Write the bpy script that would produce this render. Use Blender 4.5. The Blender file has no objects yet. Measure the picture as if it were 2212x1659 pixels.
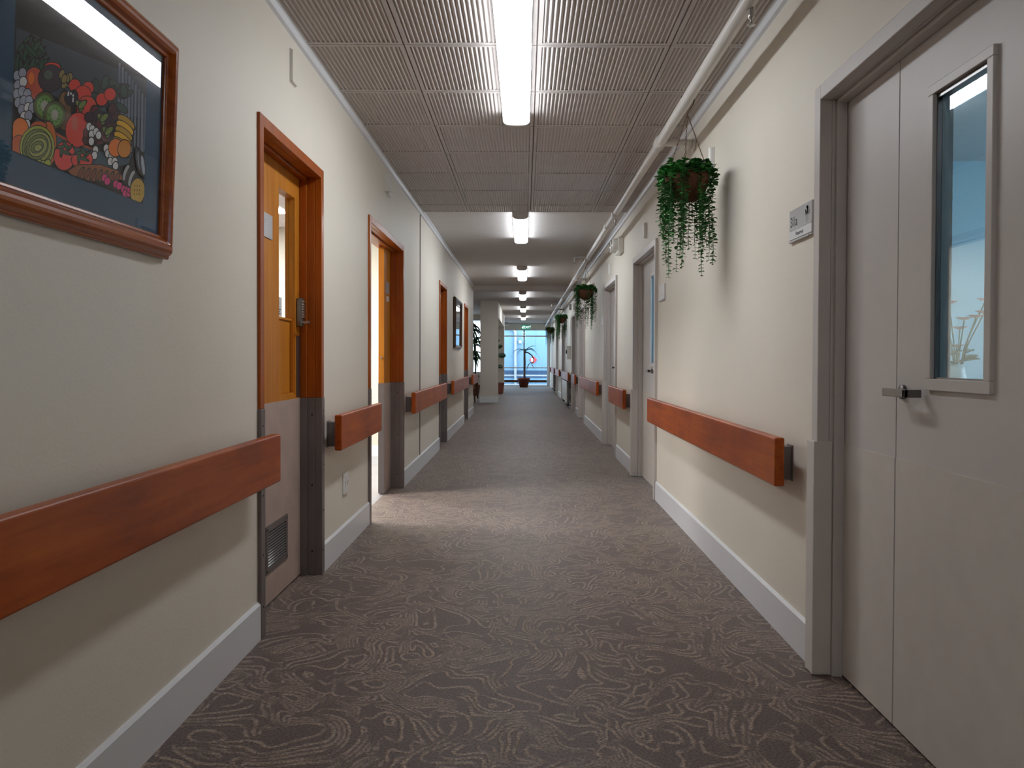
import bpy, bmesh, math, random
from mathutils import Vector, Matrix, Euler
R = math.radians
PI = math.pi
random.seed(7)
S = bpy.context.scene
COL = S.collection

# ---------------------------------------------------------------- camera, world, exposure
cam_d = bpy.data.cameras.new('camera')
cam = bpy.data.objects.new('camera', cam_d)
COL.objects.link(cam)
S.camera = cam
EYE = 1.08
F = 1650.0                                   # focal length in pixels of a 2212 px wide frame
cam_d.sensor_fit = 'HORIZONTAL'
cam_d.sensor_width = 36.0
cam_d.lens = 36.0 * F / 2212.0
PITCH, ROLL = 0.9, 0.2
cam.location = (0, 0, EYE)
cam.rotation_euler = (Matrix.Rotation(R(90 - PITCH), 3, 'X') @ Matrix.Rotation(R(ROLL), 3, 'Z')).to_euler()
cam_d.shift_x = -27.0 / 2212.0
cam_d.shift_y = -(53.5 - F * math.tan(R(PITCH))) / 2212.0
cam_d.clip_start, cam_d.clip_end = 0.05, 200

S.view_settings.view_transform = 'Standard'
S.view_settings.look = 'None'
S.view_settings.gamma = 1.0
S.view_settings.use_curve_mapping = False
S.view_settings.exposure = 0.95
S.render.engine = 'CYCLES'
S.cycles.use_denoising = True
S.cycles.max_bounces = 8
S.cycles.diffuse_bounces = 5
S.cycles.use_adaptive_sampling = True
S.cycles.adaptive_threshold = 0.04
S.cycles.transparent_max_bounces = 16
S.cycles.sample_clamp_indirect = 6.0
S.cycles.caustics_reflective = False
S.cycles.caustics_refractive = False

W_ = bpy.data.worlds.new('overcast_sky')
S.world = W_
W_.use_nodes = True
W_.node_tree.nodes['Background'].inputs[0].default_value = (0.70, 0.87, 1.0, 1)
W_.node_tree.nodes['Background'].inputs[1].default_value = 3.2
LAMP_POWER = 12.0
ROOM_POWER = 30.0

# ---------------------------------------------------------------- material helpers
def new_mat(name):
    m = bpy.data.materials.new(name)
    m.use_nodes = True
    nt = m.node_tree
    return m, nt, nt.nodes['Principled BSDF']

def link(nt, a, b):
    nt.links.new(a, b)

def math_node(nt, op, a, b=None):
    n = nt.nodes.new('ShaderNodeMath'); n.operation = op
    for i, v in enumerate((a, b)):
        if v is None: continue
        if isinstance(v, (int, float)): n.inputs[i].default_value = v
        else: link(nt, v, n.inputs[i])
    return n.outputs[0]

def coords(nt, scale=(1, 1, 1)):
    tc = nt.nodes.new('ShaderNodeTexCoord')
    mp = nt.nodes.new('ShaderNodeMapping')
    mp.inputs['Scale'].default_value = scale
    link(nt, tc.outputs['Object'], mp.inputs['Vector'])
    return mp.outputs['Vector']

def noise(nt, vec, scale, detail=2.0, rough=0.5, dist=0.0):
    n = nt.nodes.new('ShaderNodeTexNoise')
    n.inputs['Scale'].default_value = scale
    n.inputs['Detail'].default_value = detail
    n.inputs['Roughness'].default_value = rough
    n.inputs['Distortion'].default_value = dist
    if vec is not None: link(nt, vec, n.inputs['Vector'])
    return n

def ramp(nt, fac, stops):
    r = nt.nodes.new('ShaderNodeValToRGB')
    el = r.color_ramp.elements
    while len(el) < len(stops): el.new(0.5)
    for e, (p, c) in zip(el, stops):
        e.position = p; e.color = (*c, 1)
    link(nt, fac, r.inputs['Fac'])
    return r.outputs['Color']

def bump(nt, bsdf, height, strength, dist=0.01):
    b = nt.nodes.new('ShaderNodeBump')
    b.inputs['Strength'].default_value = strength
    b.inputs['Distance'].default_value = dist
    link(nt, height, b.inputs['Height'])
    link(nt, b.outputs['Normal'], bsdf.inputs['Normal'])

def plain(name, col, rough=0.5, metal=0.0, var=0.06, scale=6.0, bmp=0.0, bscale=150, coat=0.0):
    m, nt, b = new_mat(name)
    v = coords(nt)
    n = noise(nt, v, scale, 3)
    lo = tuple(c * (1 - var) for c in col); hi = tuple(min(1, c * (1 + var)) for c in col)
    link(nt, ramp(nt, n.outputs['Fac'], [(0.3, lo), (0.7, hi)]), b.inputs['Base Color'])
    b.inputs['Roughness'].default_value = rough
    b.inputs['Metallic'].default_value = metal
    b.inputs['Coat Weight'].default_value = coat
    if bmp:
        n2 = noise(nt, v, bscale, 3)
        bump(nt, b, n2.outputs['Fac'], bmp, 0.002)
    return m

def wood(name, dark, mid, light, axis, rough=0.3, coat=0.3, blotch=2.5, knots=0.5):
    m, nt, b = new_mat(name)
    sc = [26.0, 26.0, 26.0]; sc['xyz'.index(axis)] = 1.6
    n1 = noise(nt, coords(nt, sc), 1.0, 6, 0.62, 0.6)
    n2 = noise(nt, coords(nt, (1, 1, 1)), blotch, 3, 0.55, 0.3)
    f = math_node(nt, 'ADD', math_node(nt, 'MULTIPLY', n1.outputs['Fac'], 1 - knots), math_node(nt, 'MULTIPLY', n2.outputs['Fac'], knots))
    link(nt, ramp(nt, f, [(0.33, dark), (0.5, mid), (0.68, light)]), b.inputs['Base Color'])
    b.inputs['Roughness'].default_value = rough
    b.inputs['Coat Weight'].default_value = coat
    b.inputs['Coat Roughness'].default_value = 0.15
    b.inputs['Specular IOR Level'].default_value = 0.3
    bump(nt, b, n1.outputs['Fac'], 0.06, 0.002)
    return m

def glass(name, tint=(1, 1, 1), ior=1.55, rough=0.0):
    m = bpy.data.materials.new(name); m.use_nodes = True
    nt = m.node_tree; nt.nodes.clear()
    out = nt.nodes.new('ShaderNodeOutputMaterial')
    mix = nt.nodes.new('ShaderNodeMixShader')
    tr = nt.nodes.new('ShaderNodeBsdfTransparent'); tr.inputs[0].default_value = (*tint, 1)
    gl = nt.nodes.new('ShaderNodeBsdfGlossy'); gl.inputs['Roughness'].default_value = rough
    lw = nt.nodes.new('ShaderNodeLayerWeight'); lw.inputs['Blend'].default_value = 0.5
    f0 = ((ior - 1) / (ior + 1)) ** 2
    fr = math_node(nt, 'ADD', math_node(nt, 'MULTIPLY', math_node(nt, 'POWER', lw.outputs['Facing'], 5.0), 1 - f0), f0)
    link(nt, fr, mix.inputs[0]); link(nt, tr.outputs[0], mix.inputs[1]); link(nt, gl.outputs[0], mix.inputs[2])
    link(nt, mix.outputs[0], out.inputs[0])
    return m

def emit(name, col, strength):
    m, nt, b = new_mat(name)
    b.inputs['Base Color'].default_value = (0.8, 0.8, 0.8, 1)
    b.inputs['Emission Color'].default_value = (*col, 1)
    b.inputs['Emission Strength'].default_value = strength
    b.inputs['Roughness'].default_value = 0.4
    return m

def carpet_mat():
    m, nt, b = new_mat('swirl_carpet')
    v = coords(nt, (1.0, 0.85, 1.0))
    K, EPS = 20.0, 0.005
    def vmath(op, x, y=None, sc=None):
        q = nt.nodes.new('ShaderNodeVectorMath'); q.operation = op
        link(nt, x, q.inputs[0])
        if y is not None:
            if isinstance(y, tuple): q.inputs[1].default_value = y
            else: link(nt, y, q.inputs[1])
        if sc is not None: q.inputs['Scale'].default_value = sc
        return q.outputs[0]
    def smooth(val, a, b, lo, hi):
        q = nt.nodes.new('ShaderNodeMapRange'); q.interpolation_type = 'SMOOTHSTEP'
        link(nt, val, q.inputs['Value'])
        for nm, x in (('From Min', a), ('From Max', b), ('To Min', lo), ('To Max', hi)): q.inputs[nm].default_value = x
        return q.outputs[0]
    wig = noise(nt, v, 42.0, 3, 0.65).outputs['Fac']
    wig = math_node(nt, 'MULTIPLY', math_node(nt, 'SUBTRACT', wig, 0.5), 0.016)
    dash = smooth(noise(nt, v, 14.0, 2, 0.6).outputs['Fac'], 0.36, 0.50, 0.25, 1.0)
    def strands(seed, sc):
        def field(off):
            p = vmath('ADD', v, (seed + off[0], seed * 0.7 + off[1], 0.0))
            warp = noise(nt, p, 2.3, 1.0, 0.4)
            wv = vmath('ADD', p, vmath('SCALE', vmath('SUBTRACT', warp.outputs['Color'], (0.5, 0.5, 0.5)), sc=0.6))
            return noise(nt, wv, sc, 0.5, 0.4, 0.7).outputs['Fac']
        n0 = field((0, 0))
        gx = math_node(nt, 'SUBTRACT', field((EPS, 0)), n0)
        gy = math_node(nt, 'SUBTRACT', field((0, EPS)), n0)
        grad = math_node(nt, 'DIVIDE', math_node(nt, 'SQRT', math_node(nt, 'ADD', math_node(nt, 'MULTIPLY', gx, gx), math_node(nt, 'MULTIPLY', gy, gy))), EPS)
        grad = math_node(nt, 'MAXIMUM', grad, 0.35)
        fr = math_node(nt, 'FRACT', math_node(nt, 'MULTIPLY', n0, K))
        tri = math_node(nt, 'ABSOLUTE', math_node(nt, 'SUBTRACT', fr, 0.5))
        gk = math_node(nt, 'MULTIPLY', grad, K)
        dist = math_node(nt, 'ADD', math_node(nt, 'DIVIDE', tri, gk), wig)         # metres to the nearest strand
        crowd = math_node(nt, 'MINIMUM', math_node(nt, 'DIVIDE', 1.0 / 0.020, gk), 1.0)
        return math_node(nt, 'MULTIPLY', smooth(dist, 0.001, 0.009, 1.0, 0.0), crowd)
    patch = noise(nt, v, 3.6, 2, 0.5, 0.5).outputs['Fac']
    sel = smooth(patch, 0.47, 0.53, 0.0, 1.0)
    fa = math_node(nt, 'MULTIPLY', strands(0.0, 3.3), sel)
    fb = math_node(nt, 'MULTIPLY', strands(7.3, 3.9), math_node(nt, 'SUBTRACT', 1.0, sel))
    fac = math_node(nt, 'MULTIPLY', math_node(nt, 'ADD', fa, fb), dash)
    fib = noise(nt, coords(nt, (0.8, 1, 1)), 150.0, 2, 0.75)
    fac2 = math_node(nt, 'MULTIPLY', fac, math_node(nt, 'ADD', math_node(nt, 'MULTIPLY', fib.outputs['Fac'], 1.2), 0.3))
    col = ramp(nt, fac2, [(0.0, (0.115, 0.079, 0.068)), (1.0, (0.33, 0.245, 0.185))])
    mixn = nt.nodes.new('ShaderNodeMix'); mixn.data_type = 'RGBA'; mixn.blend_type = 'MULTIPLY'
    mixn.inputs['Factor'].default_value = 1.0
    link(nt, col, mixn.inputs['A'])
    link(nt, ramp(nt, fib.outputs['Fac'], [(0.36, (0.34, 0.33, 0.33)), (0.62, (1.35, 1.32, 1.3))]), mixn.inputs['B'])
    link(nt, mixn.outputs['Result'], b.inputs['Base Color'])
    b.inputs['Roughness'].default_value = 0.5
    b.inputs['Specular IOR Level'].default_value = 0.3
    b.inputs['Sheen Weight'].default_value = 0.2
    b.inputs['Sheen Roughness'].default_value = 0.5
    h = math_node(nt, 'ADD', math_node(nt, 'MULTIPLY', fib.outputs['Fac'], 0.6), fac)
    bump(nt, b, h, 0.5, 0.004)
    return m

M = {}
M['wall'] = plain('cream_wall_paint', (0.77, 0.72, 0.63), 0.55, bmp=0.25, bscale=120, var=0.02, scale=1.5)
M['column'] = plain('beige_column_paint', (0.66, 0.60, 0.53), 0.6, bmp=0.25, bscale=120, var=0.02)
M['smooth'] = plain('matt_ceiling_paint', (0.62, 0.585, 0.57), 0.85, var=0.02)
M['tile'] = plain('acoustic_tile_paint', (0.52, 0.475, 0.455), 0.6, var=0.02)
M['trim'] = plain('white_gloss_trim', (0.72, 0.73, 0.76), 0.4, var=0.01)
M['carpet'] = carpet_mat()
M['vinyl'] = plain('grey_vinyl', (0.30, 0.30, 0.31), 0.35, var=0.1, scale=3)
M['rail'] = wood('rail_timber', (0.19, 0.026, 0.001), (0.37, 0.066, 0.003), (0.50, 0.115, 0.008), 'y', 0.36, 0.08)
M['leaf_wood'] = wood('honey_door_veneer', (0.44, 0.14, 0.010), (0.54, 0.195, 0.016), (0.62, 0.25, 0.026), 'z', 0.45, 0.08, 1.5, 0.35)
M['frame_wood'] = wood('red_frame_timber', (0.24, 0.045, 0.002), (0.35, 0.076, 0.004), (0.45, 0.11, 0.008), 'z', 0.4, 0.08, 2, 0.3)
M['pic_wood'] = wood('varnished_frame', (0.26, 0.045, 0.002), (0.38, 0.080, 0.004), (0.50, 0.125, 0.01), 'x', 0.25, 0.35, 2, 0.3)
M['dark_wood'] = wood('dark_frame', (0.05, 0.018, 0.008), (0.08, 0.03, 0.012), (0.12, 0.045, 0.02), 'z', 0.3, 0.3)
M['sheath'] = plain('brushed_steel_sheath', (0.20, 0.175, 0.17), 0.45, 0.5, var=0.12, scale=4)
M['kick'] = plain('brown_kick_laminate', (0.44, 0.335, 0.29), 0.5, var=0.08, scale=9, bmp=0.15)
M['bronze'] = plain('dark_bronze_plate', (0.12, 0.09, 0.085), 0.4, 0.5)
M['steel'] = plain('satin_steel', (0.55, 0.54, 0.53), 0.3, 0.9, var=0.04)
M['dark_steel'] = plain('dark_satin_steel', (0.20, 0.19, 0.19), 0.3, 0.85, var=0.05)
M['black'] = plain('black_screw_and_slat_shade', (0.02, 0.02, 0.02), 0.6)  # black of the screws, also the painted shade behind the grille slats
M['greige'] = plain('greige_door_paint', (0.57, 0.535, 0.52), 0.42, var=0.02, bmp=0.1)
M['greige_frame'] = plain('greige_frame_paint', (0.56, 0.52, 0.50), 0.4, var=0.02)
M['greige_kick'] = plain('pale_kick_panel', (0.60, 0.555, 0.51), 0.5, var=0.03, scale=12)
M['guard'] = plain('pale_corner_guard', (0.62, 0.58, 0.55), 0.45, var=0.02)
M['pipe'] = plain('white_pipe_paint', (0.66, 0.63, 0.60), 0.35, var=0.02)
M['plastic'] = plain('white_plastic', (0.78, 0.77, 0.74), 0.35, var=0.01)
M['grey_plastic'] = plain('grey_plastic', (0.36, 0.33, 0.32), 0.4, var=0.02)
M['cap'] = plain('lamp_end_plastic', (0.62, 0.58, 0.56), 0.4, var=0.02)
M['lamp'] = emit('lamp_diffuser', (0.95, 1.0, 1.05), LAMP_POWER)
M['added_room_lamp'] = emit('added_room_panel', (0.98, 0.98, 0.98), ROOM_POWER)
M['glass'] = glass('clear_glass')
M['picture_glass'] = glass('picture_glass', (1, 1, 1), 1.36)
M['blue_glass'] = glass('tinted_glass', (0.80, 0.93, 0.98), 1.7)
M['mat_board'] = plain('navy_mat_board', (0.022, 0.085, 0.17), 0.8, var=0.04)
M['silver'] = plain('silver_sign', (0.50, 0.49, 0.50), 0.35, 0.3, var=0.03)
M['sign_white'] = plain('white_sign', (0.74, 0.74, 0.75), 0.4, var=0.02)
M['sign_grey'] = plain('pale_grey_print', (0.44, 0.44, 0.46), 0.5)
M['ink'] = plain('black_ink', (0.02, 0.02, 0.025), 0.5)
M['red'] = plain('red_ink', (0.65, 0.05, 0.06), 0.5)
M['terracotta'] = plain('terracotta_plastic', (0.25, 0.075, 0.052), 0.45)
M['soil'] = plain('potting_soil', (0.03, 0.02, 0.015), 0.9, bmp=0.6)
M['coir'] = plain('coir_basket', (0.105, 0.038, 0.013), 0.85, var=0.3, scale=40, bmp=0.7)
M['wire'] = plain('rusty_chain', (0.12, 0.07, 0.045), 0.45, 0.6)
M['leaf'] = plain('trailing_leaf', (0.032, 0.16, 0.032), 0.5, var=0.55, scale=9)
M['leaf_dark'] = plain('dark_leaf', (0.018, 0.06, 0.022), 0.35, var=0.3, scale=5)
M['bark'] = plain('dracaena_bark', (0.06, 0.04, 0.035), 0.8, var=0.3, scale=30, bmp=0.4)
M['cladding'] = plain('blue_cladding', (0.145, 0.28, 0.41), 0.6, var=0.03, scale=1)
M['cladding_dark'] = plain('dark_blue_band', (0.02, 0.06, 0.13), 0.6)
M['outdoor_white'] = plain('weathered_white', (0.36, 0.39, 0.42), 0.5)
M['concrete'] = plain('pale_paving', (0.26, 0.29, 0.33), 0.8)
M['brown_cloth'] = plain('brown_upholstery', (0.14, 0.06, 0.035), 0.8)
M['blue_wall'] = plain('pale_blue_wall', (0.45, 0.62, 0.70), 0.6, var=0.02)
M['cream_room'] = plain('room_cream_paint', (0.55, 0.53, 0.45), 0.6, var=0.01)
M['exit_green'] = emit('exit_green', (0.0, 0.16, 0.10), 0.5)
M['exit_white'] = emit('exit_white', (0.75, 1.0, 0.92), 1.2)
M['exit_green'].node_tree.nodes['Principled BSDF'].inputs['Base Color'].default_value = (0.0, 0.10, 0.07, 1)
M['pink'] = plain('pink_petal', (0.7, 0.25, 0.22), 0.6)
M['ceramic'] = plain('pale_ceramic', (0.6, 0.66, 0.68), 0.3)

# ---------------------------------------------------------------- geometry helpers
class MB:
    """Collects shapes; build() links them as one mesh object."""
    def __init__(self):
        self.v = []; self.f = []; self.sm = []
    def add(self, verts, faces, smooth=False):
        o = len(self.v)
        self.v += [tuple(p) for p in verts]
        self.f += [tuple(i + o for i in fc) for fc in faces]
        self.sm += [smooth] * len(faces)
        return self
    def box(self, x0, x1, y0, y1, z0, z1):
        if x0 > x1: x0, x1 = x1, x0
        if y0 > y1: y0, y1 = y1, y0
        if z0 > z1: z0, z1 = z1, z0
        vs = [(x0, y0, z0), (x1, y0, z0), (x1, y1, z0), (x0, y1, z0), (x0, y0, z1), (x1, y0, z1), (x1, y1, z1), (x0, y1, z1)]
        return self.add(vs, [(0, 3, 2, 1), (4, 5, 6, 7), (0, 1, 5, 4), (1, 2, 6, 5), (2, 3, 7, 6), (3, 0, 4, 7)])
    def tube(self, pts, r, seg=10, caps=True):
        pts = [Vector(p) for p in pts]
        rs = r if isinstance(r, (list, tuple)) else [r] * len(pts)
        rings = []; up = None
        for i, p in enumerate(pts):
            d = (pts[min(i + 1, len(pts) - 1)] - pts[max(i - 1, 0)]).normalized()
            if up is None:
                up = Vector((0, 0, 1)) if abs(d.z) < 0.9 else Vector((1, 0, 0))
            a = d.cross(up)
            if a.length < 1e-6: a = d.cross(Vector((0, 1, 0)))
            a.normalize(); b = a.cross(d).normalized(); up = b
            rings.append([p + (a * math.cos(t) + b * math.sin(t)) * rs[i] for t in [2 * PI * k / seg for k in range(seg)]])
        vs = [q for rg in rings for q in rg]
        fs = []
        for i in range(len(pts) - 1):
            for k in range(seg):
                k2 = (k + 1) % seg
                fs.append((i * seg + k, i * seg + k2, (i + 1) * seg + k2, (i + 1) * seg + k))
        self.add(vs, fs, True)
        if caps:
            self.add(rings[0], [tuple(range(seg))])
            self.add(rings[-1], [tuple(reversed(range(seg)))])
        return self
    def lathe(self, c, prof, seg=24, axis='z', smooth=True):
        vs = []; fs = []
        for r, h in prof:
            for k in range(seg):
                t = 2 * PI * k / seg
                a, b = r * math.cos(t), r * math.sin(t)
                if axis == 'z': vs.append((c[0] + a, c[1] + b, c[2] + h))
                elif axis == 'x': vs.append((c[0] + h, c[1] + a, c[2] + b))
                else: vs.append((c[0] + b, c[1] + h, c[2] + a))
        for i in range(len(prof) - 1):
            for k in range(seg):
                k2 = (k + 1) % seg
                fs.append((i * seg + k, i * seg + k2, (i + 1) * seg + k2, (i + 1) * seg + k))
        return self.add(vs, fs, smooth)
    def extrude(self, prof, y0, y1, smooth=False):
        """prof: closed list of (x, z) swept along y."""
        n = len(prof)
        vs = [(x, y0, z) for x, z in prof] + [(x, y1, z) for x, z in prof]
        fs = [(i, (i + 1) % n, n + (i + 1) % n, n + i) for i in range(n)]
        self.add(vs, fs, smooth)
        self.add(vs[:n], [tuple(reversed(range(n)))]); self.add(vs[n:], [tuple(range(n))])
        return self
    def build(self, name, mat, parent=None, local=False, bevel=0.0, seg=2):
        me = bpy.data.meshes.new(name)
        off = Vector((0, 0, 0))
        if parent is not None and not local:
            p = parent
            while p is not None:
                off += p.location; p = p.parent
        me.from_pydata([tuple(Vector(q) - off) for q in self.v], [], self.f)
        me.polygons.foreach_set('use_smooth', self.sm)
        me.materials.append(mat)
        bm = bmesh.new(); bm.from_mesh(me)
        bmesh.ops.recalc_face_normals(bm, faces=bm.faces)
        bm.to_mesh(me); bm.free()
        o = bpy.data.objects.new(name, me)
        COL.objects.link(o)
        if parent is not None: o.parent = parent
        if bevel:
            md = o.modifiers.new('bevel', 'BEVEL'); md.width = bevel; md.segments = seg; md.limit_method = 'ANGLE'
            md.harden_normals = False
        return o

def props(o, label=None, cat=None, group=None, kind=None):
    if label: o['label'] = label
    if cat: o['category'] = cat
    if group: o['group'] = group
    if kind: o['kind'] = kind
    return o

def empty(name, loc, label=None, cat=None, group=None, kind=None, rot=(0, 0, 0)):
    o = bpy.data.objects.new(name, None)
    o.empty_display_size = 0.1
    COL.objects.link(o)
    o.location = loc; o.rotation_euler = rot
    return props(o, label, cat, group, kind)

def dup(root, loc, rot=None, label=None):
    r = root.copy(); COL.objects.link(r); r.location = loc
    if rot is not None: r.rotation_euler = rot
    if label: r['label'] = label
    for ch in list(root.children):
        c = ch.copy(); COL.objects.link(c); c.parent = r
        for g in list(ch.children):
            d = g.copy(); COL.objects.link(d); d.parent = c
    return r

def text_mesh(name, body, size, origin, right, up, mat, parent, align='LEFT'):
    cu = bpy.data.curves.new(name, 'FONT'); cu.body = body; cu.size = size; cu.align_x = align; cu.extrude = 0.0004
    t = bpy.data.objects.new(name, cu); COL.objects.link(t)
    bpy.context.view_layer.update()
    dg = bpy.context.evaluated_depsgraph_get()
    me = bpy.data.meshes.new_from_object(t.evaluated_get(dg))
    bpy.data.objects.remove(t)
    right = Vector(right); up = Vector(up); nrm = right.cross(up); origin = Vector(origin)
    for v in me.vertices:
        c = v.co.copy()
        v.co = origin + right * c.x + up * c.y + nrm * c.z
    me.materials.clear(); me.materials.append(mat)
    o = bpy.data.objects.new(name, me); COL.objects.link(o); o.parent = parent
    return o

LEFT_ROT = (0, 0, PI / 2)       # a thing on the left wall: local x = +Y, local -y = out of the wall
RIGHT_ROT = (0, 0, -PI / 2)

# ---------------------------------------------------------------- the setting
W = 1.02           # half width of the corridor
T = 0.16           # wall thickness
H = 2.525          # ceiling
Y_STEP = 7.45      # tiled ceiling ends, plain ceiling starts
Y_END = 30.5
Y_LOUNGE = 15.17   # left wall ends
HEAD = 1.965       # top of door openings

L_DOORS = [(2.917, 3.84), (4.98, 6.40), (9.10, 9.96), (12.85, 13.68)]
R_DOORS = [(1.30, 2.65), (5.86, 7.10), (8.42, 9.73), (12.85, 14.05), (15.05, 16.25), (19.2, 20.55), (23.0, 24.1)]

def wall_with_doors(name, s, ya, yb, doors, a=0.045):
    m = MB(); y = ya
    for d0, d1 in doors:
        m.box(s * W, s * (W + T), y, d0 + a * 0.6, 0, H)
        m.box(s * W, s * (W + T), d0 + a * 0.6, d1 - a * 0.6, HEAD + 0.02, H)
        y = d1 - a * 0.6
    m.box(s * W, s * (W + T), y, yb, 0, H)
    return props(m.build(name, M['wall']), kind='structure')

props(wall_with_doors('wall_left', -1, -2.6, Y_LOUNGE, L_DOORS), 'cream painted left corridor wall with timber doors and handrails', 'wall')
props(wall_with_doors('wall_right', 1, -2.6, Y_END + 0.1, R_DOORS), 'cream painted right corridor wall with grey painted doors', 'wall')
props(MB().box(-W - T, W + T, -2.75, -2.6, 0, H).build('wall_near', M['wall']), 'cream end wall of the corridor opposite the glazed end', 'wall', kind='structure')

fl = MB().box(-4.8, W + T, 8.6, Y_END + 0.15, -0.1, 0.0)
fl.box(-W - 0.10, W + T, -2.75, 8.6, -0.1, 0.0)
props(fl.build('floor', M['carpet']), 'brown corridor carpet with tan swirling pattern', 'carpet floor', kind='structure')
props(MB().box(-4.8, -W - 0.10, 2.2, 8.6, -0.1, 0.0).build('floor', M['vinyl']), 'grey vinyl floor inside the lit room through open door', 'floor', kind='structure')
props(MB().box(W + T, 4.8, -1.2, 5.7, -0.1, 0.0).build('floor', M['vinyl']), 'grey floor of the room behind door 31a', 'floor', kind='structure')

props(MB().box(-4.9, 4.9, -2.75, Y_END + 0.3, H, H + 0.15).build('ceiling', M['smooth']), 'plain painted ceiling of the far corridor', 'ceiling', kind='structure')

# ribbed acoustic tiles over the near corridor: every tile has a flat rim and ribs along the corridor
tl = MB()
seams_x = [-W, -0.555, 0.052, 0.66, W]
pitch = 0.607
rows = [3.50 + pitch * k for k in range(-10, 7)]
rows = [y for y in rows if -2.6 < y < Y_STEP - 0.1] + [Y_STEP]
zb = H - 0.004
tl.box(-W, W, -2.6, Y_STEP, zb, H)
for x0, x1 in zip(seams_x[:-1], seams_x[1:]):
    for y0, y1 in zip(rows[:-1], rows[1:]):
        g = 0.0035; zt = zb - 0.012
        cx0, cx1, cy0, cy1 = x0 + g, x1 - g, y0 + g, y1 - g
        rim = 0.019
        for bx in ((cx0, cx1, cy0, cy0 + rim), (cx0, cx1, cy1 - rim, cy1), (cx0, cx0 + rim, cy0 + rim, cy1 - rim), (cx1 - rim, cx1, cy0 + rim, cy1 - rim)):
            tl.box(*bx, zt, zb)
        ix0, ix1 = cx0 + rim, cx1 - rim
        n = max(1, round((ix1 - ix0) / 0.0205)); p = (ix1 - ix0) / n
        prof = []
        for k in range(n):
            a = ix0 + k * p
            for q, dz in ((0.0, 0.0085), (0.16, 0.0065), (0.34, 0.0015), (0.5, 0.0), (0.66, 0.0015), (0.84, 0.0065)):
                prof.append((a + q * p, zt + dz))
        prof.append((ix1, zt + 0.0085))
        vs = [(x, cy0 + rim, z) for x, z in prof] + [(x, cy1 - rim, z) for x, z in prof]
        m_ = len(prof)
        tl.add(vs, [(i, i + 1, m_ + i + 1, m_ + i) for i in range(m_ - 1)], True)
props(tl.build('ceiling', M['tile']), 'ribbed acoustic tile ceiling over the near corridor', 'ceiling', kind='structure')

# trims
cor = MB()
def cornice(s, y0, y1):
    pr = [(s * W, H), (s * (W - 0.034), H), (s * (W - 0.034), H - 0.012), (s * (W - 0.022), H - 0.02), (s * (W - 0.014), H - 0.04), (s * W, H - 0.046)]
    return MB().extrude(pr, y0, y1)
props(cornice(-1, -2.6, Y_LOUNGE).build('trim_1', M['trim']), 'white cornice along the top of the left wall', 'cornice', kind='structure')
props(cornice(1, -2.6, Y_END).build('trim_2', M['trim']), 'white cornice along the top of the right wall', 'cornice', kind='structure')
props(MB().box(-W + 0.006, -W - 0.01, Y_STEP - 0.03, Y_STEP - 0.012, 0.1, H - 0.046).build('trim_3', M['bronze']), 'dark vertical joint strip in the left wall', 'joint strip', kind='structure')
props(MB().box(-4.6, W, Y_LOUNGE - 0.17, Y_LOUNGE + 0.03, 2.43, H).build('trim_4', M['smooth']), 'shallow ceiling beam where the left wall ends', 'beam', kind='structure')

def baseboard(name, s, spans):
    m = MB()
    for y0, y1 in spans:
        pr = [(s * W, 0), (s * (W - 0.012), 0), (s * (W - 0.012), 0.135), (s * (W - 0.004), 0.145), (s * W, 0.145)]
        m.extrude(pr, y0, y1)
    return props(m.build(name, M['trim']), kind='structure')
def spans(ya, yb, doors):
    out = []; y = ya
    for d0, d1 in doors:
        out.append((y, d0 - 0.002)); y = d1 + 0.002
    out.append((y, yb)); return out
props(baseboard('baseboard_left', -1, spans(-2.6, Y_LOUNGE, L_DOORS)), 'white skirting board along the left wall', 'skirting board')
props(baseboard('baseboard_right', 1, spans(-2.6, Y_END, R_DOORS)), 'white skirting board along the right wall', 'skirting board')

# room behind the open door on the left
rm = MB()
rm.box(-4.8, -4.65, 2.2, 8.6, 0, H).box(-4.8, -W - T, 2.2, 2.32, 0, H).box(-4.8, -W - T, 8.45, 8.6, 0, H)
props(rm.build('wall_room', M['cream_room']), 'bright cream walls inside the room through open door', 'wall', kind='structure')
props(MB().box(-4.65, -W - T, 8.435, 8.45, 0, 0.12).build('baseboard_room', M['trim']), 'white skirting seen through the open left door', 'skirting board', kind='structure')
for k, (x, y) in enumerate(((-2.9, 7.2), (-2.7, 5.5))):  # unseen panels added so the room is bright and spills onto the carpet
    r = empty('added_room_light', (x, y, H), ('unseen flat light added to brighten the left room, deeper of two', 'unseen flat light added to brighten the left room, nearer of two')[k], 'ceiling light', 'added unseen lights in the left room')
    MB().box(x - 0.62, x + 0.62, y - 0.32, y + 0.32, H - 0.03, H).build('frame', M['plastic'], r)
    MB().box(x - 0.59, x + 0.59, y - 0.29, y + 0.29, H - 0.034, H - 0.03).build('diffuser', M['added_room_lamp'], r)

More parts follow.
